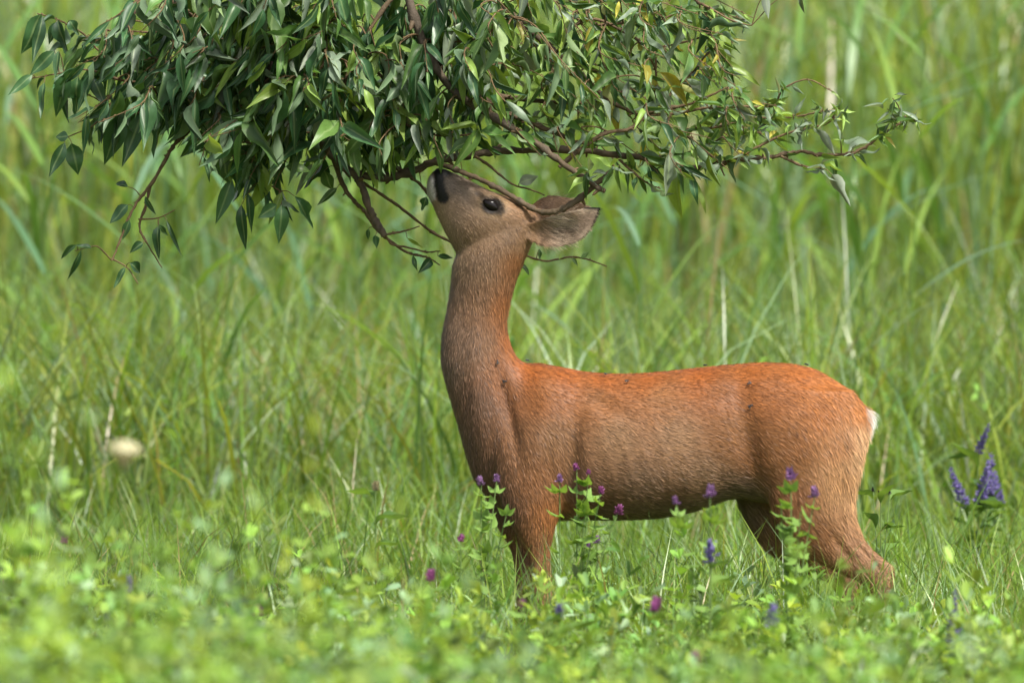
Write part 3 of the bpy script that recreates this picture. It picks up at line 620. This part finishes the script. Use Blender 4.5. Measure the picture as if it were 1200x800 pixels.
TR0 = len(LIMB)

LEAVES = []     # (base P, dir, side, normal, L, W, shape, kind, branch, traced)
def add_leaf(bi, P, d, L, W, kind, traced=False, facing=None, shape=None):
    d = np.asarray(d, float); d = d / np.linalg.norm(d)
    n0 = np.array([rng.normal(0, .55), -1.0, rng.normal(.35, .45)]) if facing is None else np.asarray(facing, float)
    if kind == 'silver' and rng.random() < .5: n0 = -n0
    nrm = n0 - d * (n0 @ d); nrm /= np.linalg.norm(nrm) + 1e-9; sx = np.cross(d, nrm)
    LEAVES.append((np.asarray(P, float), d, sx, nrm, L, W, int(rng.integers(0, 6)) if shape is None else shape, kind, bi, traced))
def kind_at(px, py):  # more dark leaves to the left: shade there is put into leaf colour
    r = rng.random()
    if px < 230: return 'dark' if r < .72 else ('mid' if r < .96 else 'silver')
    if px < 560: return 'dark' if r < .42 else ('mid' if r < .78 else ('young' if r < .90 else 'silver'))
    if px < 870: return 'dark' if r < .12 else ('mid' if r < .50 else ('young' if r < .82 else ('silver' if r < .97 else 'yellow')))
    return 'mid' if r < .25 else ('young' if r < .65 else ('silver' if r < .93 else 'yellow'))
BX = [-80, 0, 60, 118, 150, 185, 215, 235, 250, 290, 335, 365, 385, 420, 470, 505, 530, 560, 610, 650, 690, 720, 740, 790, 835, 850, 880, 940, 1000, 1100]
BY = [100, 118, 150, 185, 192, 180, 172, 185, 225, 262, 255, 240, 225, 218, 212, 208, 186, 180, 182, 190, 205, 215, 222, 250, 240, 205, 196, 200, 196, 165]
def inside(px, py, slack=0): return py < np.interp(px, BX, BY) + slack
def petiole(bi, A, B):
    m = (np.asarray(A) + np.asarray(B)) / 2 + np.array([0, 0, .004]); P = catmull([A, m, B], 3); add_tube(BR[bi]['acc'], P, np.linspace(.0009, .0006, len(P)), 4)
def twig_leaves(bi, P, step, Lr, droop, frac0=.15):
    seg = np.linalg.norm(np.diff(P, axis=0), axis=1); s = np.concatenate([[0], np.cumsum(seg)]); tot = s[-1]; u = tot * frac0; k = 0
    while u <= tot:
        q = np.array([np.interp(u, s, P[:, i]) for i in range(3)]); q2 = np.array([np.interp(min(u + .01, tot), s, P[:, i]) for i in range(3)])
        t = q2 - q if u < tot - .011 else P[-1] - P[-2]; t = t / (np.linalg.norm(t) + 1e-9)
        ph = k * 2.4 + rng.normal(0, .5); a = np.cross(t, [0, 1, 0]); a /= np.linalg.norm(a) + 1e-9; b = np.cross(t, a)
        d = t * rng.uniform(.45, .9) + (a * math.cos(ph) + b * math.sin(ph)) * rng.uniform(.5, .9) + np.array([0, 0, -1]) * droop * rng.uniform(.5, 1.3)
        if u > tot - step * .9: d = t * 1.2 + np.array([0, 0, -1]) * droop * .5
        d /= np.linalg.norm(d); L = rng.uniform(*Lr) / S * (1.0 if u < tot * .8 else .75) * (1.25 if rng.random() < .18 else rng.uniform(.6, 1.05))
        base = q + d * .007; px, py = pxof(base + d * L * .9); bx_, by_ = pxof(base)
        if inside(px, py, rng.normal(0, 5)) and not (470 < px < 712 and py > 188 and base[1] < .2) and (px < 885 or py > 85 + (px - 885) * .2):
            petiole(bi, q, base); add_leaf(bi, base, d, L, L * rng.uniform(.15, .27), kind_at(px, py), facing=None if rng.random() < .6 else rng.normal(0, 1, 3) + [0, -.3, .4])
        u += step * rng.uniform(.7, 1.3); k += 1
# leaves along the thin traced branches
for bi in range(TR0, len(BR)):
    P = BR[bi]['pts']; R = BR[bi]['rad']; pxm = pxof(P)[0].mean()
    thin = R < 2.3 / S
    if thin.sum() < 4: continue
    P = P[np.argmax(thin):]
    if pxm > 860: twig_leaves(bi, P, .021, (15, 30), .35, .2)
    elif pxm > 560: twig_leaves(bi, P, .026, (22, 44), .7)
    elif pxof(P)[1].mean() > 210: twig_leaves(bi, P, .04, (14, 24), .8, .4)
    else: twig_leaves(bi, P, .026, (32, 55), 1.1)
# the fine twigs between them
def all_pts():
    A, I = [], []
    for i, b in enumerate(BR): A.append(b['pts']); I.append(np.full(len(b['pts']), i))
    return np.concatenate(A), np.concatenate(I)
AP, AI = all_pts()
def fill(n, xr, yr, Lr, droop, step, lean):
    for _ in range(n):
        px, py = rng.uniform(*xr), rng.uniform(*yr)
        if not inside(px, py, -26): continue
        yy = rng.normal(.05, .13); G = np.array(at(px, py, yy))
        dd = np.linalg.norm((AP - G) * [1, .6, 1], axis=1) + .06 * (AP[:, 2] < G[2] - .01); j = int(np.argmin(dd)); A = AP[j]; bi = int(AI[j])
        dist = np.linalg.norm(G - A)
        if dist > .45: continue
        end = G + np.array([lean * rng.uniform(.2, 1), rng.normal(0, .25), -rng.uniform(.15, .8)]) * rng.uniform(.05, .12)
        mid = (A + G) / 2 + np.array([0, 0, .12 * dist])
        P = catmull([A, mid, G, end], 5); add_tube(BR[bi]['acc'], P, np.linspace(.0022, .0008, len(P)), 5)
        twig_leaves(bi, P, step, Lr, droop, .25 if dist < .1 else .4)
fill(116, (225, 400), (-25, 180), (40, 74), 1.0, .024, -.8)
fill(112, (380, 575), (-25, 180), (38, 72), 1.0, .023, .2)
fill(42, (120, 240), (-10, 125), (34, 64), 1.0, .026, -1)
fill(80, (560, 760), (-25, 175), (24, 52), .6, .024, .8)
fill(42, (740, 860), (-15, 195), (22, 48), .5, .024, 1)
AP, AI = all_pts(); APx, APy = pxof(AP)
def rosette(px, py, n, Lr, spread=1.0, droop=.6, kinds=('young', 'mid'), force=False):
    j = int(np.argmin(np.hypot(APx - px, APy - py))); yy = float(np.clip(AP[j, 1], -.12, .2)) - .015; B_ = np.array(at(px, py, yy)); bi = int(AI[j])
    if np.linalg.norm(B_ - AP[j]) > .006:
        P = catmull([AP[j], (AP[j] + B_) / 2 + [0, 0, .008], B_], 4); add_tube(BR[bi]['acc'], P, np.linspace(.0018, .0010, len(P)), 5)
    for k in range(n):
        a = 2 * PI * k / n + rng.normal(0, .25); d = np.array([math.cos(a) * spread, rng.normal(-.25, .4), math.sin(a) * spread * .8 - droop]); d /= np.linalg.norm(d); L = rng.uniform(*Lr) / S
        add_leaf(bi, B_ + np.array([rng.normal(0, .004), rng.normal(0, .004), rng.normal(0, .005)]), d, L, L * rng.uniform(.17, .27), kinds[int(rng.integers(0, len(kinds)))], facing=np.array([rng.normal(0, .5), -.6, .9]))
for px, py, n in [(352, 96, 11), (586, 6, 9), (445, 60, 9), (548, 62, 8), (500, 150, 8), (383, 25, 9), (640, 95, 8), (455, 170, 7), (560, 155, 7)]: rosette(px, py, n, (32, 58))
for px, py, n in [(768, 64, 8), (770, 105, 7), (700, 130, 7), (735, 70, 7), (820, 150, 7), (850, 130, 7), (690, 205, 7), (720, 195, 6), (845, 185, 7), (800, 190, 6), (660, 150, 6), (880, 140, 6)]: rosette(px, py, n, (20, 40), 1, .35, ('young', 'mid', 'silver'))
for px, py, n in [(1060, 140, 7), (1046, 148, 7), (1032, 160, 6), (1040, 128, 5), (1046, 115, 4), (1072, 142, 5), (985, 130, 8), (978, 140, 6), (962, 132, 6), (948, 147, 6), (930, 140, 5), (908, 124, 6), (918, 108, 4), (905, 140, 6), (890, 150, 7), (872, 160, 7), (870, 183, 6), (965, 196, 5), (985, 165, 4), (940, 158, 4), (868, 112, 6), (895, 185, 5), (1000, 178, 4)]: rosette(px, py, n, (11, 27), 1, .05, ('young', 'silver', 'silver', 'mid', 'young'))
# leaves picked out one by one: base, tip, visible width
TL = [(48,17,28,64,22),(50,19,37,74,12),(66,26,57,52,10),(68,24,79,67,15),(82,24,92,42,12),(64,60,36,88,15),(38,88,10,112,11),(80,85,63,138,18),(69,60,64,92,8),(92,90,87,136,16),(52,97,49,140,9),(122,68,107,97,14),(110,92,124,126,13),(150,73,155,106,14),(175,45,150,66,11),(172,76,153,106,17),
 (165,12,188,33,13),(186,12,214,31,11),(142,134,123,194,23),(168,130,143,195,18),(193,130,178,183,13),(248,150,208,188,15),(80,160,66,161,12),(76,167,57,207,13),(84,168,92,206,19),(150,219,133,212,8),(150,240,130,262,14),(152,258,143,281,9),(170,230,182,252,6),(186,265,183,303,10),(168,285,151,294,9),
 (185,263,196,276,5),(195,258,213,301,5),(107,290,88,288,6),(95,293,80,330,6),(90,287,68,303,7),(147,313,134,338,7),(152,308,168,320,11),(277,172,320,203,20),(273,188,281,227,17),(272,210,253,262,15),(287,200,318,230,13),(283,240,286,293,12),(289,225,297,272,8),(331,225,314,263,9),(345,230,368,268,12),(325,240,302,255,15),
 (330,240,328,285,15),(380,200,389,226,14),(395,220,372,241,8),(335,195,365,199,12),(795,203,790,256,17),(812,210,830,250,7),(755,206,779,212,10),(746,207,741,222,6),(977,184,978,210,9),(975,205,996,240,14),(961,152,978,181,9),(608,215,631,207,12),(505,-6,523,45,18),(445,65,470,113,9),(468,52,513,81,13),(550,75,537,122,13),
 (530,38,592,76,9),(565,75,607,114,12),(605,58,606,108,14),(608,55,634,116,16),(620,-4,631,52,15),(593,20,604,60,6),(658,5,660,70,8),(585,8,548,33,12),(792,-4,780,30,14),(822,15,825,66,12),(840,20,858,74,14),(845,70,893,99,10),(773,85,812,123,12),(770,98,786,132,6),(822,95,803,118,14),(897,-8,900,22,9),(938,-8,941,18,5),
 (345,90,322,136,14),(350,120,323,171,16),(348,110,343,152,7),(375,105,383,152,12),(388,108,417,149,14),(338,95,308,87,7),(360,62,377,94,9),(385,92,406,98,8),(395,103,424,129,6),(310,0,298,31,12),(285,22,305,50,13),(280,55,232,77,11),(305,85,270,121,19),(320,95,302,156,19),(220,110,249,136,17),
 (485,165,480,212,13),(512,165,519,204,10),(526,150,528,190,9),(500,150,448,178,12),(548,160,590,182,9),(455,172,463,216,11),(440,70,402,86,10),(410,165,420,208,13),(430,190,445,222,11),(477,279,494,289,4),(513,300,531,302,6),(505,304,493,318,10),(484,299,488,318,5),(500,231,494,247,10),(440,276,441,292,7),(432,268,431,281,5),(632,292,632,305,4),(681,303,690,296,5),(611,309,621,321,6),(655,304,664,296,5),(670,303,678,311,4)]
SIL = {(608,215),(975,205),(285,22),(770,98),(938,-8),(608,55),(505,-6)}; YNG = {(585,8),(605,58),(565,75),(350,120),(388,108),(395,103),(795,203),(812,210),(845,70),(338,95)}
AP, AI = all_pts(); APx, APy = pxof(AP)
for bx_, by_, tx, ty, wv in TL:
    j = int(np.argmin(np.hypot(APx - bx_, APy - by_) + 30 * (np.abs(AP[:, 1]) > .25))); yy = float(np.clip(AP[j, 1], -.12, .2)) - .012; bi = int(AI[j])
    B_ = np.array(at(bx_, by_, yy)); E_ = np.array(at(tx, ty, yy + rng.normal(0, .012))); L = np.linalg.norm(E_ - B_)
    dist = np.linalg.norm(AP[j] - B_)
    if dist > .004: 
        m = (AP[j] + B_) / 2 + np.array([0, 0, .15 * dist]); P = catmull([AP[j], m, B_], 4); add_tube(BR[bi]['acc'], P, np.linspace(.0014 if dist > .03 else .001, .0007, len(P)), 5)
    k = 'silver' if (bx_, by_) in SIL else ('young' if (bx_, by_) in YNG else ('dark' if bx_ < 330 else kind_at(bx_, by_)))  # picked leaves on the left all dark, shade painted in
    add_leaf(bi, B_, E_ - B_, L * 1.03, wv / S * 1.12, k, True, (rng.normal(0, .35), -1, rng.normal(.25, .25)))
# crown above the picture
def crown(n):
    P_, I_ = [], []
    for i in (0, 3, 4, 5): P_.append(BR[i]['pts']); I_.append(np.full(len(BR[i]['pts']), i))
    P_ = np.concatenate(P_); I_ = np.concatenate(I_)
    for _ in range(n):
        j = rng.integers(0, len(P_)); A = P_[j]; G = A + rng.normal(0, 1, 3) * [.45, .45, .35]
        if G[2] < 1.85 or G[0] > .1: continue
        end = G + np.array([rng.normal(0, .12), rng.normal(0, .12), -.1]); P = catmull([A, (A + G) / 2 + [0, 0, .06], G, end], 4)
        add_tube(BR[int(I_[j])]['acc'], P, np.linspace(.006, .0012, len(P)), 5)
        for u in np.linspace(.35, 1, 11):
            q = P[int(u * (len(P) - 1))]; d = np.array([rng.normal(0, .6), rng.normal(0, .6), -.6]); d /= np.linalg.norm(d); L = rng.uniform(.07, .11)
            add_leaf(int(I_[j]), q + d * .01, d, L, L * .26, 'dark' if rng.random() < .6 else 'mid', facing=rng.normal(0, 1, 3) + [0, 0, .6])
crown(300)
# build the parts
acc = Acc(); tp = catmull(trunk_pts, 6); t_ = np.linspace(0, 1, len(tp)); add_tube(acc, tp, (.19 - .13 * t_) * (1 + .25 * np.exp(-t_ * 14)), 14)
link('trunk', acc.mesh('trunk', M_bark), tree, TREE_AT)
for b in BR: b['obj'] = link('branch', b['acc'].mesh('branch', M_bark), tree, TREE_AT)
cand = []
for i, lf in enumerate(LEAVES):
    px, py = pxof(lf[0] + lf[1] * lf[4] * .5)
    vis = -10 < px < 1210 and -10 < py < 420
    if vis: cand.append((1e3 if lf[9] else 0) + lf[4] * lf[5] * (.3 + abs(lf[3][1])) * 1e4 - 25 * max(0, lf[0][1]) + (0 if True else i)); cand[-1] = (cand[-1], i)
cand.sort(reverse=True); single = {i for _, i in cand[:300]}
fol = Acc(); ribs = []
for i, (B_, d, sx, nrm, L, W, shp, kind, bi, tr) in enumerate(LEAVES):
    if i in single:
        o = link('leaf', LEAFMESH[kind, shp], BR[bi]['obj'])
        o.matrix_basis = Matrix(((sx[0] * W, d[0] * L, nrm[0] * L, B_[0]), (sx[1] * W, d[1] * L, nrm[1] * L, B_[1]), (sx[2] * W, d[2] * L, nrm[2] * L, B_[2]), (0, 0, 0, 1)))
    else:
        V, F, rib = SHAPES[shp]; fol.add(B_ + V[:, :1] * sx * W + V[:, 1:2] * d * L + V[:, 2:] * nrm * L, F, np.clip(np.array(BASECOL[kind]) * (1 + .25 * rng.standard_normal()), .01, .6)); ribs.append(rib)
o = link('foliage', fol.mesh('foliage', M_leaf_attr, extra={'rib': np.concatenate(ribs)}), tree, TREE_AT); o['kind'] = 'stuff'
print('LEAVES', len(LEAVES), 'visible', len(cand))

# ------------------------------------------------------------------ reeds standing behind the deer
def reed_leaf_mesh(L, W, lean, bend, c):
    V, F, k = blades(np.zeros((1, 3)), np.array([L]), np.array([W]), np.array([0.0]), np.array([lean]), np.array([bend]), 9, .5)
    C = np.array(c) * np.ones((len(V), 3)); return mesh_np('reed_leaf', V, F, M_reed, C)
RC = [(.11, .23, .05), (.15, .27, .05), (.10, .21, .10), (.19, .30, .05), (.15, .26, .15)]
RLEAF = [reed_leaf_mesh(rng.uniform(.36, .62), rng.uniform(.016, .027), rng.uniform(.35, 1.15), rng.uniform(.3, 1.3), RC[i % 5]) for i in range(14)]
def stem_mesh(h, r, c, bend=.05):
    P = np.array([(bend * (t ** 2) * h, 0, h * t) for t in np.linspace(-.02, 1, 8)]); V, F = tube(P, np.linspace(r, r * .45, 8), 6)
    return mesh_np('reed_stem', V, F, M_reed, np.array(c) * np.ones((len(V), 3)))
RSTEM = [(h, stem_mesh(h, .0045, RC[i % 5])) for i, h in enumerate((1.1, 1.35, 1.6, 1.85))]
for i in range(60):
    y = rng.uniform(3.4, 8.2); x = rng.uniform(-1, 1) * (1.12 + .075 * y); si = int(np.clip(rng.normal((y - 3.2) / 1.6, .8), 0, 3)); h, sm = RSTEM[si]
    r_ = empty('reed', (x, y, 0)); r_.rotation_euler = (rng.normal(0, .05), rng.normal(0, .07), rng.uniform(0, 2 * PI))
    tag(r_, 'tall green reed with long arching leaves standing behind the deer', 'reed', 'reeds behind the deer')
    link('stem', sm, r_); n = int(rng.integers(6, 10))
    for k in range(n):
        t = .22 + .75 * k / (n - 1); lf = link('leaf', RLEAF[int(rng.integers(0, 14))], r_)
        lf.location = (.05 * t * t * h, 0, h * t); lf.rotation_euler = (0, 0, (k % 2) * PI + rng.normal(0, .7)); s_ = rng.uniform(.75, 1.15) * (1 - .35 * max(0, t - .7)); lf.scale = (s_, s_, s_)

# ------------------------------------------------------------------ flowering plants
def petal_mat(name, c): return leafy_mat(name, (lambda c: lambda N, L: (lambda r: (setattr(r.outputs[0], 'default_value', (*c, 1)), r.outputs[0])[1])(N.new('ShaderNodeRGB')))(c), .45, .6, .2, tint=(1.1, 1, 1.1))
M_mag = petal_mat('magenta_petal', (.70, .26, .58)); M_lil = petal_mat('lilac_petal', (.62, .38, .68)); M_blue = petal_mat('violet_blue_petal', (.60, .53, .97)); M_cream = petal_mat('cream_petal', (.75, .70, .42)); M_bud = petal_mat('dark_bud', (.05, .025, .06))
M_stem = leafy_mat('flower_stem', (lambda N, L: (lambda r: (setattr(r.outputs[0], 'default_value', (.13, .20, .06, 1)), r.outputs[0])[1])(N.new('ShaderNodeRGB'))), .1, .6, .3)
def petals(n, fn, size, mat, name):
    A = Acc()
    for i in range(n):
        P, d = fn(i / max(1, n - 1), i); P = np.array(P); d = np.array(d, float); d /= np.linalg.norm(d); s_ = np.cross(d, [.3, .2, 1]); s_ /= np.linalg.norm(s_) + 1e-9; u = np.cross(s_, d)
        sz = size(i / max(1, n - 1)) if callable(size) else size; L, W = sz * rng.uniform(.7, 1.3), sz * .36
        A.add([P, P + d * L * .5 + s_ * W + u * W * .3, P + d * L, P + d * L * .5 - s_ * W + u * W * .3, P + d * L * .6 - u * W * .6], [(0, 1, 2, 3), (0, 3, 2, 4), (0, 4, 2, 1)])
    return A.mesh(name, mat, smooth=False)
def ga(i): return i * 2.399963
HEADM = {k: petals(26, lambda t, i: ((0, 0, .014 * t), (math.cos(ga(i)) * (1 - .6 * t), math.sin(ga(i)) * (1 - .6 * t), .25 + t * .9)), .015, m, 'flower_head') for k, m in (('magenta', M_mag), ('lilac', M_lil), ('cream', M_cream))}
SPIKE = petals(120, lambda t, i: ((math.cos(ga(i)) * .001 + rng.normal(0, .0012), math.sin(ga(i)) * .001, .085 * t + rng.normal(0, .003)), (math.cos(ga(i)), math.sin(ga(i)), .15 + .8 * t)), lambda t: .014 * (1.15 - t) ** .6, M_blue, 'flower_spike')
SHORT = petals(52, lambda t, i: ((rng.normal(0, .003), rng.normal(0, .003), .034 * t), (math.cos(ga(i)) * (1 - t * .7), math.sin(ga(i)) * (1 - t * .7), .2 + 1.2 * t)), lambda t: .013 * (1.1 - .7 * t), M_blue, 'flower_spike')
BUD = petals(22, lambda t, i: ((0, 0, .008 * t), (math.cos(ga(i)) * (1 - t), math.sin(ga(i)) * (1 - t), .3 + t)), .006, M_bud, 'bud')
def umbel_mesh():
    A = Acc()
    for i in range(90):
        t = math.sqrt((i + .5) / 90) * 1.35; n_ = np.array([math.cos(ga(i)) * math.sin(t), math.sin(ga(i)) * math.sin(t), math.cos(t)]); P = n_ * np.array([.032, .032, .02]) * rng.uniform(.93, 1.07)
        nn = n_ + rng.normal(0, .25, 3); nn /= np.linalg.norm(nn); u = np.cross(nn, [.1, 1, .2]); u /= np.linalg.norm(u); v = np.cross(nn, u); r = rng.uniform(.0032, .005)
        ring = [P + (u * math.cos(a) + v * math.sin(a)) * r * (1 if k % 2 else .62) - nn * .001 for k, a in enumerate(np.arange(10) * PI / 5)]
        A.add([P] + ring, [(0, 1 + k, 1 + (k + 1) % 10, 1 + (k + 2) % 10) for k in range(0, 10, 2)])
        V, F = tube(np.array([(0, 0, -.035), P * .6 + np.array([0, 0, -.008]), P]), .0005, 3)
        A.add(V, F)
    return A.mesh('flower_head', M_floret, smooth=False)
M_floret = petal_mat('cream_floret', (.66, .63, .40)); UMBEL = umbel_mesh()
def trefoil():
    A = Acc()
    for a in (-.95, 0, .95):
        V, F, _ = leaf_shape(.15, .6, 4); W = .55
        d = np.array([math.cos(a), math.sin(a), .15]); s_ = np.array([-math.sin(a), math.cos(a), 0]); n_ = np.cross(d, s_) * -1
        A.add(V[:, :1] * s_ * W + V[:, 1:2] * d + V[:, 2:] * n_, F, (.19, .32, .07))
    return A.mesh('trefoil_leaf', M_clover)
TREF = trefoil()
NARROW = [mesh_np('narrow_leaf', *SHAPES[1][:2], M_clover, np.ones((24, 3)) * np.array(c)) for c in ((.10, .19, .05), (.13, .23, .05))]
def wild(name, cat, label, tops, group=None, lean=.05, leaf='tref', nleaf=7, base=None):
    """tops: list of (px, py, depth, head mesh, head scale); one root, a stem for each top"""
    P0 = at(*tops[0][:3]); root_xy = (P0.x + (base or 0), P0.y); r_ = empty(name, (root_xy[0], root_xy[1], 0)); tag(r_, label, cat, group)
    for px, py, yy, hm, hs_ in tops:
        P = np.array(at(px, py, yy)) - np.array([root_xy[0], root_xy[1], 0]); mid = np.array([P[0] * .25, P[1] * .25, P[2] * .55]); C = catmull([(0, 0, -.01), mid, P], 9)
        V, F = tube(C, np.linspace(.0019, .0010, len(C)), 5); link('stem', mesh_np('stem', V, F, M_stem), r_)
        if hm is not None:
            h_ = link('flower_spike' if 'spike' in hm.name else ('bud' if 'bud' in hm.name else 'flower_head'), hm, r_); h_.location = C[-1] - np.array([0, 0, .004]); h_.scale = (hs_,) * 3; h_.rotation_euler = (rng.normal(0, .15), rng.normal(0, .15), rng.uniform(0, 6))
        for k in range(nleaf):
            q = C[min(len(C) - 1, int((.40 + .56 * k / (nleaf - 1)) * (len(C) - 1) + .5))]; lf = link('leaf', TREF if leaf == 'tref' else NARROW[k % 2], r_); lf.location = q
            if leaf == 'tref': s_ = rng.uniform(.020, .034); lf.scale = (s_,) * 3; lf.rotation_euler = (rng.normal(0, .4), rng.normal(-.1, .4), rng.uniform(0, 6.28))
            else: s_ = rng.uniform(.05, .09); lf.scale = (s_ * .25, s_, s_); lf.rotation_euler = (rng.normal(.5, .3), 0, rng.uniform(0, 6.28))
    return r_
H = HEADM
wild('lucerne_plant', 'plant', 'lucerne with several small pink flower heads standing before the deer\'s chest and belly', [(676, 548, -.7, H['magenta'], .55), (690, 553, -.7, H['magenta'], .4), (704, 576, -.75, H['magenta'], .6), (724, 600, -.68, H['magenta'], .8), (690, 590, -.7, None, 1)], nleaf=9)
wild('lucerne_plant', 'plant', 'leafy lucerne with faded lilac heads before the doe\'s chest', [(564, 566, -.8, H['lilac'], .7), (582, 562, -.8, H['lilac'], .6), (596, 590, -.85, None, 1)], nleaf=9)
wild('lucerne_plant', 'plant', 'thin lucerne stem with one lilac head beside the front leg', [(656, 562, -.75, H['lilac'], .6)], nleaf=5)
wild('lucerne_plant', 'plant', 'tall bushy lucerne with purple heads in front of the deer\'s thigh', [(927, 560, -1.3, H['lilac'], .9), (955, 580, -1.25, H['lilac'], .8), (915, 590, -1.3, None, 1), (938, 600, -1.35, None, 1)], nleaf=10)
wild('lucerne_plant', 'plant', 'lucerne with two purple heads in front of the flank', [(832, 580, -1.5, H['lilac'], .9), (792, 588, -1.5, H['lilac'], .6)], nleaf=8)
wild('lucerne_plant', 'plant', 'lucerne with dusky purple buds below the belly', [(700, 634, -.6, H['lilac'], .6), (690, 640, -.6, H['lilac'], .5)], nleaf=7)
for px, py, yy, lab in [(833, 657, -1.6, 'violet blue flower head in the lucerne below the flank'), (905, 732, -2.3, 'violet blue flower head deep in the lucerne before the hind legs'), (655, 722, -2.0, 'small blue flower below the front legs'), (150, 690, -2.4, 'faint blue flower far out in the lucerne away from the deer')]:
    wild('blue_wildflower', 'flower', lab, [(px, py, yy, SHORT, 1.2 if px > 800 else .8)], 'blue flowers in the lucerne', leaf='n', nleaf=5)
wild('speedwell', 'flower', 'pale blue flower spike in the lucerne behind the deer\'s heels', [(1117, 752, -1.9, SPIKE, 1.1)], leaf='n', nleaf=6)
for px, py, yy, s_, lab in [(768, 714, -2.2, 1.1, 'magenta clover head below the belly'), (505, 678, -1.7, .9, 'magenta clover head in front of the doe\'s forelegs'), (303, 718, -2.2, .8, 'magenta clover head well ahead of the doe'), (815, 777, -3.0, 1.0, 'magenta clover head lowest in the lucerne beneath the belly'), (540, 632, -.9, .6, 'small purple clover head close to the chest'), (612, 708, -1.9, .6, 'small purple clover head beside the front hooves'), (75, 634, -1.2, .7, 'dark purple clover head farthest ahead of the doe')]:
    wild('clover_flower', 'flower', lab, [(px, py, yy, H['magenta'], s_)], 'clover heads in the lucerne', nleaf=6)
wild('speedwell', 'flower', 'cluster of violet speedwell spikes standing in the grass behind the rump', [(1146, 528, 1.3, SPIKE, .80), (1131, 590, 1.3, SPIKE, 1.05), (1148, 588, 1.3, SPIKE, 1.1), (1158, 586, 1.35, SPIKE, 1.25), (1172, 590, 1.4, SPIKE, .9)], leaf='n', nleaf=7)
wild('knapweed', 'flower', 'three dark knapweed buds on thin stems close behind the hind leg', [(1032, 579, .15, BUD, 1.0), (1023, 574, .2, BUD, .8), (1043, 577, .2, BUD, .8)], leaf='n', nleaf=4)
wild('white_umbel', 'flower', 'cream flower umbel on a tall stem ahead of the doe', [(146, 526, -4.6, UMBEL, .8)], leaf='n', nleaf=5)
wild('yellow_flower', 'flower', 'small yellowish flower head among the leaves ahead of the doe\'s chest', [(440, 572, -.9, H['cream'], .7)], leaf='n', nleaf=6)

# ------------------------------------------------------------------ the meadow and reed bed go on to either side
def flank(name, n, inner, wide, outer, yr, Lr, Wr, th0, th1, pal, label, mat, seg):
    y = rng.uniform(*yr, n); a = inner + wide * (y + 2).clip(0); x = (a + rng.random(n) * (outer - a)) * rng.choice([-1, 1], n)
    V, F, k = blades(np.stack([x, y, np.full(n, -.015)], -1), rng.uniform(*Lr, n), rng.uniform(*Wr, n), rng.uniform(0, 2 * PI, n), np.abs(rng.normal(0, th0, n)), np.abs(rng.normal(th1, th1 * .5, n)), seg, .9)
    o = link(name, mesh_np(name, V, F, mat, np.repeat(mixcol(pal, n), k, 0))); tag(o, label, 'grass', kind='stuff')
flank('side_reed_bed', 7000, 1.7, .055, 5.5, (7.0, 20), (1.2, 2.3), (.014, .026), .10, .7, FAR, 'tall reeds continuing the reed bed to either side', M_reed, 4)
flank('side_grass', 15000, 1.45, .035, 4.5, (-3.0, 9), (.30, .85), (.005, .011), .25, 1.0, FAR, 'long meadow grass continuing to either side of the deer', M_grass, 3)
